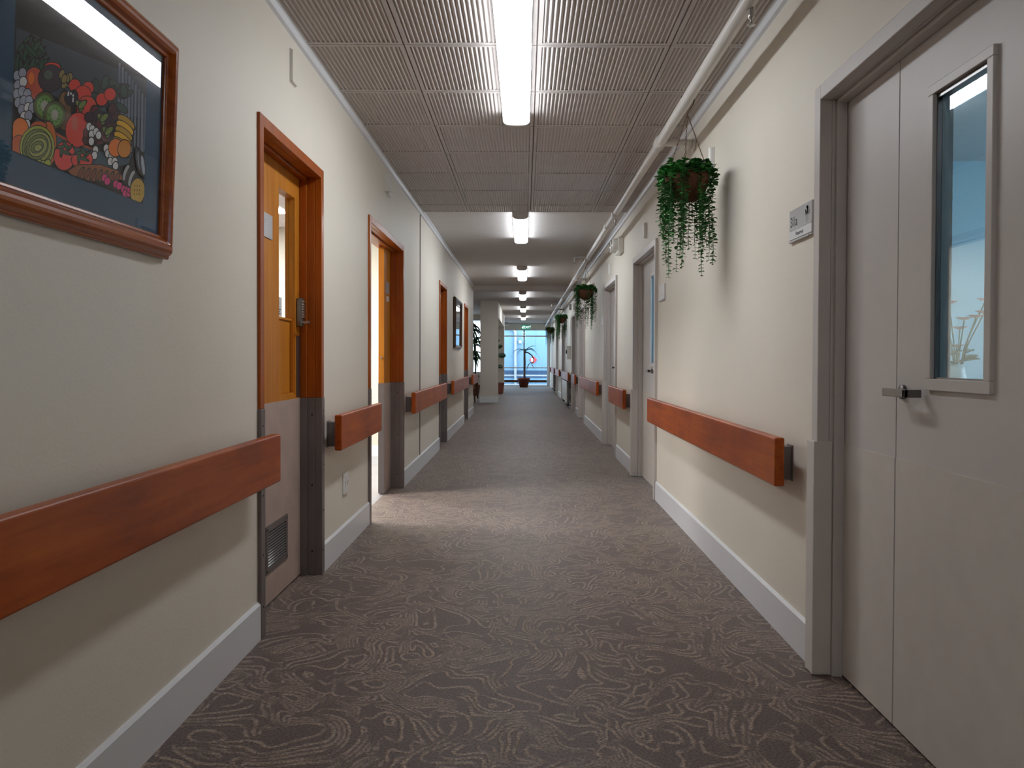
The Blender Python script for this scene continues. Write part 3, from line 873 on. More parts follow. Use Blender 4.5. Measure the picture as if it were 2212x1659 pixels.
# ---------------------------------------------------------------- wall things (built in local axes: x to the viewer's right, -y out of the wall)
# framed fruit picture
PW, PH = 0.78, 0.605
def picture(name, w, h, mw, mat, label, loc, rot, art):
    r = empty(name, loc, label, 'picture', None, None, rot)
    prof = [(0.0, 0.0), (0.0, -0.010), (0.003, -0.014), (0.008, -0.015), (0.010, -0.020), (mw * 0.26, -0.028), (mw * 0.38, -0.033), (mw * 0.50, -0.0345), (mw * 0.62, -0.033), (mw * 0.74, -0.028), (mw * 0.84, -0.020), (mw * 0.87, -0.0185), (mw * 0.97, -0.017), (mw, -0.013), (mw, 0.0)]
    m = MB(); rings = []
    for sx, sz in ((-1, 0), (1, 0), (1, 1), (-1, 1)):
        rings.append([(sx * (w / 2 - q), y, (q if sz == 0 else h - q)) for q, y in prof])
    n = len(prof); vs = [p for rg_ in rings for p in rg_]; fs = []
    for c in range(4):
        c2 = (c + 1) % 4
        for i in range(n - 1):
            fs.append((c * n + i, c2 * n + i, c2 * n + i + 1, c * n + i + 1))
    m.add(vs, fs, False)
    f = m.build('frame', mat, r, True, bevel=0.0015)
    MB().box(-w / 2 + 0.01, w / 2 - 0.01, -0.008, -0.004, 0.01, h - 0.01).build('mat_board', M['mat_board'], r, True)
    art(r)
    MB().box(-w / 2 + mw - 0.002, w / 2 - mw + 0.002, -0.0125, -0.0115, mw - 0.002, h - mw + 0.002).build('pane', M['picture_glass'], r, True)
    return r

def fruit_art(r):
    """a printed still life, flat on its sheet: one mesh, colours in an attribute, shapes stacked a hair apart."""
    pw, ph = 0.515, 0.342
    X0, Z0 = -pw / 2 - 0.013, 0.128
    polys = []
    def P(zx, zy):
        # coordinates noted on a 1873-wide enlargement of the sheet, to sheet metres
        px, py = zx / 2.676, zy / 2.676
        Y = 1650 * 0.995 / (1133 - px)
        Z = 1.08 + (776 - py) * Y / 1650
        u = (Y - 1.499) / 0.515; v = (Z - 1.485) / 0.342
        return u, v
    def add(pts, col): polys.append((pts, col))
    def uv(zx, zy): return P(zx, zy)
    def ell(zx, zy, rx, ry, col, rot=0, line=True, n=18):
        def ring(k):
            out = []
            for i in range(n):
                t = 2 * PI * i / n; a, b = rx * k * math.cos(t), ry * k * math.sin(t)
                c, s_ = math.cos(R(rot)), math.sin(R(rot))
                out.append(uv(zx + a * c - b * s_, zy + a * s_ + b * c))
            return out
        if line:
            rx *= 1.13; ry *= 1.10; e = 1 + 4.0 / max(6, min(rx, ry)); add(ring(e), (0.008, 0.008, 0.012))
        add(ring(1), col)
    def pol(pts, col): add([uv(*p) for p in pts], col)
    RED, ORA, YEL = (0.88, 0.06, 0.04), (0.95, 0.22, 0.02), (0.92, 0.52, 0.03)
    GRN, DGR, OLI = (0.15, 0.33, 0.06), (0.02, 0.09, 0.05), (0.42, 0.48, 0.06)
    LIL, WHT, MAR, BLU = (0.38, 0.40, 0.52), (0.8, 0.8, 0.8), (0.14, 0.02, 0.03), (0.05, 0.11, 0.16)
    add([(0, 0), (1, 0), (1, 1), (0, 1)], (0.012, 0.016, 0.022))
    pol([(110, 180), (850, 480), (850, 700), (500, 640), (110, 480)], (0.05, 0.075, 0.10))
    rg = random.Random(3)
    for k in range(9):
        x = 690 + k * 19
        pol([(x, 380 + k * 25), (x + 10, 380 + k * 25), (x + 18 + 5 * math.sin(k), 890), (x + 4, 890)], (0.16 + 0.05 * (k % 2), 0.20 + 0.05 * (k % 2), 0.27 + 0.06 * (k % 2)))
    for k in range(22):
        ell(rg.uniform(110, 260), rg.uniform(270, 420), 9, 48, DGR if k % 2 else (0.03, 0.10, 0.06), rg.uniform(-50, 50))
    for k in range(14):
        ell(rg.uniform(560, 740), rg.uniform(480, 640), 16, 34, (0.03, 0.07, 0.06) if k % 2 else (0.05, 0.10, 0.09), rg.uniform(-60, 60))
    ell(315, 408, 40, 26, RED); ell(215, 500, 50, 84, (0.62, 0.10, 0.05)); ell(200, 470, 16, 34, ORA, 0, False)
    ell(308, 470, 60, 70, (0.05, 0.035, 0.05)); ell(295, 450, 24, 26, (0.10, 0.13, 0.10), 0, False)
    for k in range(10): ell(rg.uniform(370, 420), rg.uniform(440, 530), 12, 22, (0.32, 0.24, 0.08), rg.uniform(-40, 40))
    for x, y in ((445, 510), (520, 525), (600, 590), (645, 560)): ell(x, y, 28, 32, RED)
    ell(390, 655, 34, 100, (0.17, 0.08, 0.03)); ell(380, 600, 12, 50, (0.26, 0.13, 0.05), 0, False)
    for x, y in ((120, 455), (150, 440), (125, 510), (155, 490), (120, 560), (150, 545), (180, 560), (130, 610), (160, 600), (190, 600), (150, 650), (185, 640), (210, 640), (165, 690), (190, 685), (180, 735)):
        ell(x, y, 18, 26, LIL if (x + y) % 3 else WHT)
    pol([(225, 690), (330, 770), (480, 850), (640, 900), (775, 900), (760, 960), (660, 980), (520, 960), (380, 890), (270, 790)], BLU)
    pol([(310, 760), (420, 820), (560, 870), (560, 880), (420, 835), (310, 775)], (0.55, 0.10, 0.04))
    for x, y in ((278, 628), (336, 680)):
        ell(x, y, 54, 72, (0.10, 0.12, 0.03)); ell(x, y, 46, 62, GRN, 0, False)
        for k in range(10):
            t = 2 * PI * k / 10; ell(x + 30 * math.cos(t), y + 40 * math.sin(t), 3, 5, (0.01, 0.02, 0.01), 0, False, 8)
        ell(x, y, 19, 30, (0.42, 0.42, 0.34), 0, False)
    ell(490, 565, 42, 48, RED); ell(515, 640, 50, 62, (0.85, 0.08, 0.05)); ell(470, 765, 62, 90, (0.85, 0.07, 0.05)); ell(450, 730, 18, 40, (0.70, 0.15, 0.10), 0, False)
    for k in range(12): ell(rg.uniform(395, 455), rg.uniform(555, 625), 14, 18, (0.02, 0.02, 0.04)); 
    for k in range(6): ell(rg.uniform(400, 445), rg.uniform(545, 610), 5, 8, WHT, 0, False, 8)
    for k in range(34): ell(rg.uniform(520, 690), rg.uniform(640, 830), 20, 25, [MAR, (0.05, 0.02, 0.05), (0.09, 0.03, 0.03)][k % 3])
    for x, y in ((480, 620), (605, 695), (635, 770)):
        for q in range(3): ell(x + 8 * q - 8, y + 10 * (q % 2), 12, 26, (0.22, 0.30, 0.07), -40 + 40 * q)
    for x, y in ((530, 745), (548, 760), (545, 790), (570, 775), (585, 795), (545, 830), (570, 880), (565, 910), (630, 870), (640, 900), (660, 920), (655, 945), (680, 945), (685, 970)):
        ell(x, y, 13, 20, WHT)
    for k in range(6): ell(738 - 6 * k, 720 + 32 * k, 52, 22, YEL if k % 2 else (0.60, 0.34, 0.03), 40)
    ell(682, 866, 34, 46, ORA); ell(732, 872, 32, 46, (0.72, 0.26, 0.02))
    ell(140, 770, 42, 66, ORA); ell(135, 860, 40, 56, (0.66, 0.12, 0.02)); ell(300, 850, 42, 120, (0.70, 0.17, 0.03)); ell(245, 745, 38, 26, (0.66, 0.12, 0.03))
    ell(240, 865, 86, 112, OLI)
    for q, (k, c) in enumerate(((0.86, (0.18, 0.24, 0.04)), (0.74, (0.36, 0.38, 0.08)), (0.6, (0.16, 0.22, 0.04)), (0.46, (0.38, 0.40, 0.10)), (0.3, (0.18, 0.24, 0.05)), (0.18, (0.40, 0.42, 0.12)))):
        ell(240 + 5 * (q % 2), 868 - 6 * q % 5, 86 * k, 112 * k, c, 12 * q)
    for k in range(5): ell(200 + 25 * k, 960 + 6 * (k % 2), 16, 22, OLI, 20)
    for x, y, a, b in ((395, 915, 52, 74), (495, 935, 52, 46)):
        ell(x, y, a, b, (0.86, 0.06, 0.05))
        for q in range(5): ell(x + 22 * math.cos(q * 1.25), y - b * 0.55 + 22 * math.sin(q * 1.25), 6, 22, (0.05, 0.13, 0.07), q * 72 + 40)
    pol([(410, 1000), (470, 960), (600, 960), (715, 1000), (738, 1050), (640, 1062), (540, 1062), (430, 1040)], (0.008, 0.008, 0.01))
    pol([(418, 1000), (470, 966), (600, 966), (710, 1005), (730, 1048), (640, 1056), (540, 1056), (435, 1034)], (0.36, 0.10, 0.035))
    for k in range(7): ell(490 + 34 * k, 1010 + 5 * k, 9, 26, (0.22, 0.055, 0.02), 25)
    pol([(560, 1062), (760, 1062), (790, 1140), (700, 1110), (560, 1066)], (0.02, 0.02, 0.025))
    for x, y in ((625, 1040), (640, 1058), (690, 1075), (708, 1085), (735, 1105), (752, 1110), (745, 1130), (765, 1125), (770, 1105)): ell(x, y, 14, 19, (0.85, 0.04, 0.25))
    for k in range(4): ell(745 + 16 * k, 1010 + 16 * k, 13, 42, (0.02, 0.025, 0.03) if k % 2 else (0.45, 0.47, 0.5), 15)
    for k in range(4): ell(808 + 10 * k, 930 + 12 * k, 8, 52, (0.45, 0.5, 0.6) if k % 2 else (0.06, 0.09, 0.14), -8)
    ell(812, 1115, 36, 66, (0.62, 0.38, 0.05)); ell(800, 1150, 20, 30, (0.66, 0.42, 0.06), 0, False)
    for k in range(9): ell(795 + 14 * (k % 3), 1085 + 24 * (k // 3), 3, 4, (0.05, 0.03, 0.01), 0, False, 8)
    verts, faces, cols = [], [], []
    for i, (pts, c) in enumerate(polys):
        o = len(verts)
        y = -0.0082 - i * 0.0000055
        for u, v in pts:
            u = min(1, max(0, u)); v = min(1, max(0, v))
            verts.append((X0 + u * pw, y, Z0 + v * ph))
        faces.append(tuple(range(o, len(verts)))); cols.append(c)
    me = bpy.data.meshes.new('print'); me.from_pydata(verts, [], faces)
    at = me.color_attributes.new('print_colour', 'FLOAT_COLOR', 'CORNER')
    for p, c in zip(me.polygons, cols):
        for li in p.loop_indices: at.data[li].color = (*c, 1)
    mt, nt, b = new_mat('printed_paper')
    an = nt.nodes.new('ShaderNodeAttribute'); an.attribute_name = 'print_colour'
    link(nt, an.outputs['Color'], b.inputs['Base Color']); b.inputs['Roughness'].default_value = 0.8
    me.materials.append(mt)
    o = bpy.data.objects.new('print', me); COL.objects.link(o); o.parent = r
    o['label'] = 'colourful still life print of fruit and vegetables'

picture('framed_picture', PW, PH, 0.06, M['pic_wood'], 'large fruit still life in varnished wooden frame, left front', (-W + 0.003, 1.77, 1.357), (R(2.0), 0, PI / 2), fruit_art)
def pale_art(r):
    MB().box(-0.47, 0.47, -0.010, -0.008, 0.06, 0.68).build('print', M['ceramic'], r, True)
picture('framed_picture', 1.10, 0.74, 0.05, M['dark_wood'], 'dark framed picture on the left wall between far doors', (-W + 0.003, 11.45, 1.235), (R(0.6), 0, PI / 2), pale_art)

# call lights
def rounded(w, d, n=8):
    return [(-w / 2, 0)] + [(-w / 2 * math.cos(PI * k / n), -d * math.sin(PI * k / n) ** 0.6) for k in range(1, n)] + [(w / 2, 0)]
def make_call_light():
    r = empty('call_light', (0, 0, 0), 'x', 'call light', 'small wall lights above the doors')
    pr = rounded(0.036, 0.03)
    n = len(pr)
    vs = [(x, y, 0.0) for x, y in pr] + [(x, y, 0.125) for x, y in pr]
    m = MB().add(vs, [(i, i + 1, n + i + 1, n + i) for i in range(n - 1)] + [tuple(reversed(range(n))), tuple(range(n, 2 * n)), (n - 1, 0, n, 2 * n - 1)])
    m.build('cover', M['plastic'], r, True)
    MB().box(-0.021, 0.021, -0.004, 0, -0.004, 0.129).build('back_plate', M['pipe'], r, True)
    return r
cl = make_call_light()
cl.location = (W, 4.15, 2.10); cl.rotation_euler = RIGHT_ROT; cl['label'] = 'small white wall light behind the nearest hanging plant'
for y, z, l in ((6.42, 2.10, 'small white wall light above the second right door'), (9.08, 2.09, 'small white wall light above the third right door'),
                (11.25, 2.08, 'small white wall light beside the second hanging plant'), (15.6, 2.09, 'small white wall light near the square wall box')):
    dup(cl, (W, y, z), RIGHT_ROT, l)
c2 = empty('wall_box', (-W, 3.36, 2.28), 'slim cream box high on the left wall above nearest timber door', 'wall box', None, None, LEFT_ROT)
MB().box(-0.035, 0.035, -0.014, 0, 0.0, 0.14).build('cover', M['wall'], c2, True, bevel=0.003)
MB().box(-0.037, 0.037, -0.004, 0, -0.003, 0.143).build('back_plate', M['trim'], c2, True)
c3 = empty('wall_sensor', (-W, 5.62, 2.28), 'white sensor with round bulb, above the open left door', 'sensor', None, None, LEFT_ROT)
m = MB(); pr = rounded(0.09, 0.05); n = len(pr)
m.add([(x, y, 0.02) for x, y in pr] + [(x * 0.9, y * 0.6, 0.15) for x, y in pr], [(i, i + 1, n + i + 1, n + i) for i in range(n - 1)] + [tuple(reversed(range(n))), tuple(range(n, 2 * n)), (n - 1, 0, n, 2 * n - 1)], False)
m.build('cover', M['plastic'], c3, True)
MB().lathe((0, -0.028, 0.0), [(0, -0.02), (0.012, -0.016), (0.018, 0), (0.016, 0.014), (0.012, 0.022)], 14).build('bulb', M['plastic'], c3, True)

# power point on the left wall
so = empty('power_socket', (-W, 4.33, 0.375), 'white power socket low on left wall below short handrail', 'power socket', None, None, LEFT_ROT)
MB().box(-0.058, 0.058, -0.012, 0, -0.06, 0.06).build('plate', M['plastic'], so, True, bevel=0.004)
m = MB()
for x in (-0.028, 0.028):
    m.box(x - 0.008, x + 0.008, -0.016, -0.012, 0.022, 0.042)
m.build('switch', M['sign_white'], so, True)
m = MB()
for x in (-0.028, 0.028):
    for dx, dz in ((-0.007, 0.004), (0.007, 0.004), (0, -0.012)):
        m.box(x + dx - 0.0015, x + dx + 0.0015, -0.0126, -0.012, dz - 0.006, dz + 0.005)
m.build('pin_slot', M['ink'], so, True)

# room sign 31a
def room_sign(loc, rot, label, full):
    r = empty('room_sign', loc, label, 'room sign', 'room signs beside the right doors', None, rot)
    MB().box(-0.115, 0.115, -0.006, 0, 0.0, 0.122).build('back_plate', M['silver'], r, True, bevel=0.001)
    pn = MB().box(-0.113, 0.113, -0.009, -0.006, 0.044, 0.121).build('number_panel', M['sign_white'] if not full else M['silver'], r, True)
    st = MB().box(-0.113, 0.113, -0.010, -0.006, 0.010, 0.042).build('name_strip', M['sign_white'], r, True)
    MB().box(-0.115, 0.115, -0.012, -0.006, 0.0, 0.006).build('slide_rail', M['silver'], r, True)
    if full:
        text_mesh('lettering', '31a', 0.052, (-0.103, -0.0092, 0.058), (1, 0, 0), (0, 0, 1), M['ink'], pn)
        text_mesh('lettering', 'Reserved', 0.020, (-0.004, -0.0102, 0.020), (1, 0, 0), (0, 0, 1), M['ink'], st, 'CENTER')
        m = MB()                                     # pale tree mark
        m.box(0.064, 0.070, -0.0096, -0.009, 0.052, 0.085).box(0.074, 0.079, -0.0096, -0.009, 0.052, 0.08).box(0.055, 0.06, -0.0096, -0.009, 0.052, 0.078)
        for x, z, q in ((0.067, 0.095, 0.016), (0.082, 0.09, 0.013), (0.053, 0.088, 0.011), (0.072, 0.106, 0.010)):
            m.lathe((x, -0.009, z), [(q, 0), (q, -0.0006), (0, -0.0006)], 14, 'y')
        m.build('tree_mark', M['sign_grey'], pn, True)
        MB().box(0.09, 0.096, -0.0125, -0.012, 0.001, 0.005).build('slide_tab', M['ink'], r, True)
    return r
room_sign((W, 2.815, 1.525), RIGHT_ROT, 'silver room sign reading 31a beside the grey double door', True)
room_sign((W, 5.66, 1.515), RIGHT_ROT, 'room sign right of second right door, below the plant', False)
room_sign((W, 9.95, 1.52), RIGHT_ROT, 'room sign on the far side of the third right door', False)

# twin emergency light
em = empty('emergency_light', (W, 8.05, 2.19), 'white twin-head emergency light high on the right wall', 'emergency light', None, None, RIGHT_ROT)
MB().box(-0.15, 0.15, -0.055, 0, 0.0, 0.16).build('body', M['plastic'], em, True, bevel=0.008)
for x in (-0.08, 0.08):
    h = MB().lathe((x, -0.055, 0.085), [(0.062, 0.01), (0.064, -0.035), (0.058, -0.06), (0.05, -0.064)], 20, 'y').build('lamp_head', M['plastic'], em, True)
    MB().lathe((x, -0.055, 0.085), [(0.05, -0.064), (0.042, -0.045), (0.0, -0.04)], 20, 'y').build('reflector', M['steel'], h, True)
# square box and oval plate farther along
sq = empty('wall_box', (W, 16.75, 2.16), 'small square grey box high on right wall, third plant', 'wall box', None, None, RIGHT_ROT)
MB().box(-0.08, 0.08, -0.05, 0, 0, 0.13).build('cover', M['grey_plastic'], sq, True, bevel=0.004)
MB().box(-0.05, 0.05, -0.053, -0.05, 0.03, 0.1).build('face_panel', M['silver'], sq, True)
ds = empty('soap_dispenser', (W, 16.9, 1.08), 'white wall dispenser with dark oval window, right wall', 'dispenser', None, None, RIGHT_ROT)
m = MB(); pr = rounded(0.13, 0.10); n = len(pr)
m.add([(x, y, 0) for x, y in pr] + [(x, y, 0.3) for x, y in pr], [(i, i + 1, n + i + 1, n + i) for i in range(n - 1)] + [tuple(reversed(range(n))), tuple(range(n, 2 * n)), (n - 1, 0, n, 2 * n - 1)])
m.build('body', M['plastic'], ds, True, bevel=0.006)
MB().lathe((0, -0.098, 0.17), [(0.05, 0.01), (0.048, -0.006), (0, -0.01)], 18, 'y').build('window', M['ink'], ds, True)

# radiators below the handrails
def radiator(y0, y1, label):
    r = empty('wall_radiator', (W, (y0 + y1) / 2, 0.14), label, 'radiator', 'white radiators under handrails')
    m = MB().box(0.915, 0.93, y0, y1, 0.14, 0.59)
    m.build('panel', M['plastic'], r, bevel=0.004)
    m = MB()
    n = int((y1 - y0) / 0.05)
    for k in range(n):
        y = y0 + 0.02 + k * (y1 - y0 - 0.04) / n
        m.box(0.93, 0.985, y, y + 0.004, 0.16, 0.57)
    m.build('fin', M['dark_steel'], r)
    m = MB()
    for y in (y0 + 0.06, y1 - 0.06): m.box(0.93, W, y - 0.015, y + 0.015, 0.3, 0.45)
    m.build('bracket', M['dark_steel'], r)
    m = MB()
    for y in (y0 + 0.05, y1 - 0.05):
        m.tube([(0.955, y, 0.16), (0.955, y, 0.07), (W, y, 0.07)], 0.014, 8)
        m.lathe((0.955, y, 0.09), [(0.02, -0.02), (0.026, 0), (0.02, 0.03)], 10)
    m.build('valve', M['ink'], r)
radiator(16.6, 18.6, 'nearer white wall radiator below a right handrail')
radiator(24.5, 26.2, 'farther white wall radiator near the glazed end')

# exit sign
ex = empty('exit_sign', (0.045, 29.7, 2.23), 'green illuminated exit sign hung before the end glazing', 'exit sign')
MB().box(-0.125, 0.215, 29.66, 29.74, 2.235, 2.405).build('sign_box', M['exit_green'], ex, bevel=0.004)
MB().box(-0.13, 0.22, 29.67, 29.73, 2.405, 2.415).build('housing', M['plastic'], ex)
MB().tube([(0.045, 29.7, 2.415), (0.045, 29.7, H)], 0.012, 10).build('stem', M['plastic'], ex)
text_mesh('lettering', 'EXIT', 0.135, (-0.035 - 0.045, -0.041, 0.05), (1, 0, 0), (0, 0, 1), M['exit_white'], ex)
# pictogram: running figure stepping left with an arrow tip
m = MB()
m.lathe((-0.060, 29.66, 2.375), [(0.010, 0), (0.010, -0.0008), (0, -0.0008)], 12, 'y')
def flat(pts):
    n = len(pts); m.add([(x, 29.6595, z) for x, z in pts] + [(x, 29.6592, z) for x, z in pts], [tuple(range(n)), tuple(reversed(range(n, 2 * n)))])
flat([(-0.068, 2.362), (-0.052, 2.362), (-0.056, 2.315), (-0.072, 2.315)])
flat([(-0.072, 2.315), (-0.062, 2.315), (-0.084, 2.262), (-0.096, 2.266)])
flat([(-0.064, 2.315), (-0.054, 2.315), (-0.044, 2.285), (-0.054, 2.262), (-0.062, 2.268), (-0.054, 2.286)])
flat([(-0.116, 2.318), (-0.09, 2.345), (-0.09, 2.291)])
m.build('pictogram', M['exit_white'], ex)

# ---------------------------------------------------------------- plants on the floor
def strap_leaf(m, p, az, L, Wd, up, droop, n=8):
    pts = []; d = Vector((math.cos(az), math.sin(az), 0)); s_ = Vector((-math.sin(az), math.cos(az), 0))
    for i in range(n + 1):
        t = i / n
        c = Vector(p) + d * (L * t * (1 - 0.18 * droop * t)) + Vector((0, 0, up * L * t - droop * L * t * t))
        w = Wd * math.sin(PI * min(1, 0.12 + 0.86 * t)) ** 0.7 * (1 - 0.25 * t)
        pts.append((c - s_ * w / 2, c + Vector((0, 0, -w * 0.5)), c + s_ * w / 2))
    vs = [q for tr in pts for q in tr]; fs = []
    for i in range(n):
        fs += [(3 * i, 3 * i + 1, 3 * i + 4, 3 * i + 3), (3 * i + 1, 3 * i + 2, 3 * i + 5, 3 * i + 4)]
    m.add(vs, fs, True)

def pot_mesh(c, r0, r1, h, seg=28):
    return MB().lathe(c, [(0, 0), (r0, 0), (r1 * 0.94, h * 0.86), (r1, h * 0.86), (r1, h), (r1 - 0.02, h), (r1 - 0.03, h - 0.04), (0, h - 0.05)], seg)

# dracaena in the middle of the glazed end
c = (0.0, 29.4)
dp = empty('potted_dracaena', (c[0], c[1], 0), 'spindly dracaena in terracotta pot before the glazed end', 'potted plant')
pot_mesh((c[0] - 0.03, c[1], 0), 0.15, 0.25, 0.36).build('pot', M['terracotta'], dp)
MB().lathe((c[0] - 0.03, c[1], 0.30), [(0, 0.004), (0.18, 0.004), (0.185, 0)], 20).build('soil', M['soil'], dp)
MB().tube([(c[0] + 0.01, c[1], 0.28), (c[0] + 0.005, c[1], 0.6), (c[0] + 0.02, c[1], 0.95), (c[0] + 0.005, c[1], 1.25), (c[0] + 0.02, c[1], 1.40)], [0.034, 0.03, 0.028, 0.03, 0.028], 10).build('trunk', M['bark'], dp)
MB().tube([(c[0] + 0.015, c[1], 1.36), (c[0] + 0.14, c[1], 1.33), (c[0] + 0.28, c[1], 1.23), (c[0] + 0.36, c[1], 1.08), (c[0] + 0.355, c[1], 0.97), (c[0] + 0.29, c[1], 0.93), (c[0] + 0.23, c[1], 0.955)], [0.026, 0.024, 0.022, 0.02, 0.018, 0.016, 0.012], 8).build('branch', M['bark'], dp)
lf_ = MB(); rg2 = random.Random(8)
for az, L, up, dr in ((3.14, 0.66, 0.75, 1.05), (2.95, 0.52, 0.9, 1.55), (3.3, 0.44, 0.8, 1.6), (3.0, 0.30, 1.0, 1.0), (0.1, 0.72, 0.6, 1.05), (-0.1, 0.60, 0.85, 1.15), (0.15, 0.5, 1.1, 0.75), (0.0, 0.42, 0.9, 0.8), (1.6, 0.4, 0.9, 0.8), (-1.5, 0.4, 0.9, 1.0), (0.5, 0.34, 1.2, 0.7)):
    strap_leaf(lf_, (c[0] + 0.02, c[1], 1.40), az, L, 0.045, up, dr)
for az, L in ((3.4, 0.22), (0.3, 0.2), (-0.6, 0.2), (4.0, 0.3)):
    strap_leaf(lf_, (c[0] + 0.22, c[1], 0.95), az, L, 0.035, -0.6, 0.8)
lf_.build('leaves', M['leaf_dark'], dp)

# rubber plant in the lounge opening
c = (-0.80, 23.9)
rp = empty('potted_rubber_plant', (c[0], c[1], 0), 'broad leaved plant in square terracotta planter by lounge opening', 'potted plant')
h = 0.34; a, b = 0.12, 0.155
m = MB()
def frus(m, cx, cy, z0, z1, a, b):
    m.add([(cx - a, cy - a, z0), (cx + a, cy - a, z0), (cx + a, cy + a, z0), (cx - a, cy + a, z0), (cx - b, cy - b, z1), (cx + b, cy - b, z1), (cx + b, cy + b, z1), (cx - b, cy + b, z1)],
          [(0, 3, 2, 1), (4, 5, 6, 7), (0, 1, 5, 4), (1, 2, 6, 5), (2, 3, 7, 6), (3, 0, 4, 7)])
frus(m, c[0], c[1], 0.0, h * 0.85, a, b); frus(m, c[0], c[1], h * 0.85, h, b + 0.012, b + 0.016)
m.build('pot', M['terracotta'], rp, bevel=0.006)
MB().box(c[0] - 0.14, c[0] + 0.14, c[1] - 0.14, c[1] + 0.14, h, h + 0.004).build('soil', M['soil'], rp)
MB().tube([(c[0] - 0.06, c[1], h), (c[0] - 0.08, c[1], 0.8), (c[0] - 0.06, c[1], 1.2), (c[0] - 0.07, c[1], 1.62)], 0.011, 8).build('stem', M['bark'], rp)
m = MB()
for z, az, L, Wd, up in ((0.86, 0.2, 0.20, 0.13, -0.2), (0.94, 2.8, 0.2, 0.13, 0.2), (1.20, 0.05, 0.27, 0.19, -0.05), (1.24, 3.3, 0.25, 0.18, 0.1), (1.42, 0.4, 0.2, 0.14, 0.5), (1.48, 2.6, 0.2, 0.14, 0.5), (1.6, 1.2, 0.16, 0.11, 0.7), (1.05, -1.4, 0.22, 0.15, 0.0)):
    p = Vector((c[0] - 0.07, c[1], z)); d = Vector((math.cos(az), math.sin(az), up)).normalized()
    s_ = d.cross(Vector((0, -0.9, 0.45))).normalized(); nn = s_.cross(d)
    ring = []
    for k in range(14):
        t = 2 * PI * k / 14
        ring.append(p + d * (L * (0.55 - 0.5 * math.cos(t))) + s_ * (Wd / 2 * math.sin(t)) + nn * (0.02 * abs(math.sin(t))))
    ring.append(p + d * L * 0.55 - nn * 0.008)
    m.add(ring, [(k, (k + 1) % 14, 14) for k in range(14)], True)
    m.tube([p, p + d * L * 0.08], 0.005, 6)
m.build('leaves', M['leaf_dark'], rp)

# tall dracaena and armchairs in the lounge
c = (-1.50, 22.6)
ld = empty('potted_dracaena', (c[0], c[1], 0), 'tall dark dracaena in front of the lounge window', 'potted plant')
pot_mesh((c[0], c[1], 0), 0.14, 0.2, 0.34).build('pot', M['terracotta'], ld)
MB().lathe((c[0], c[1], 0.29), [(0, 0.006), (0.165, 0.006), (0.17, 0)], 20).build('soil', M['soil'], ld)
for k, (dx, dy, hh) in enumerate(((-0.05, 0.02, 2.02), (0.04, -0.03, 1.62), (-0.02, -0.05, 1.22))):
    MB().tube([(c[0] + dx, c[1] + dy, 0.28), (c[0] + dx * 1.5, c[1] + dy, hh * 0.6), (c[0] + dx, c[1] + dy, hh)], 0.024, 8).build('stem', M['bark'], ld)
    m = MB()
    for q in range(22):
        strap_leaf(m, (c[0] + dx, c[1] + dy, hh - 0.15 + 0.012 * q), rg2.uniform(0, 6.3), rg2.uniform(0.30, 0.5), 0.075, rg2.uniform(0.3, 1.0), rg2.uniform(0.9, 1.5))
    m.build('leaves', M['leaf_dark'], ld)

def make_chair():
    r = empty('armchair', (0, 0, 0), 'x', 'armchair', 'armchairs in the lounge')
    for x in (-0.28, 0.28):
        for y in (-0.26, 0.26):
            MB().tube([(x, y, 0), (x * 0.98, y * 0.96, 0.3), (x, y * 0.94, 0.62 if y < 0 else 0.9)], [0.018, 0.022, 0.02], 8).build('leg', M['dark_wood'], r, True)
    for x in (-0.28, 0.28):
        MB().box(x - 0.03, x + 0.03, -0.30, 0.27, 0.60, 0.635).build('armrest', M['dark_wood'], r, True, bevel=0.01)
    MB().box(-0.255, 0.255, -0.28, 0.25, 0.33, 0.47).build('seat', M['brown_cloth'], r, True, bevel=0.03, seg=3)
    m = MB(); n = 7; vs = []
    for i in range(n + 1):
        t = i / n; z = 0.44 + 0.5 * t; y = 0.17 + 0.12 * t; w = 0.25 * (1 - 0.35 * max(0, t - 0.6) ** 1.2)
        vs += [(-w, y, z), (w, y, z), (w, y + 0.09, z), (-w, y + 0.09, z)]
    fs = [(0, 1, 2, 3), (4 * n + 3, 4 * n + 2, 4 * n + 1, 4 * n)]
    for i in range(n):
        for k in range(4):
            fs.append((4 * i + k, 4 * i + (k + 1) % 4, 4 * i + 4 + (k + 1) % 4, 4 * i + 4 + k))
    m.add(vs, fs).build('backrest', M['brown_cloth'], r, True, bevel=0.02, seg=3)
    return r
ch = make_chair()
ch.location = (-1.55, 18.7, 0); ch.rotation_euler = (0, 0, R(75)); ch['label'] = 'brown armchair in the lounge, nearer of the two'
dup(ch, (-1.62, 20.9, 0), (0, 0, R(20)), 'brown armchair in the lounge, below the tall dracaena')

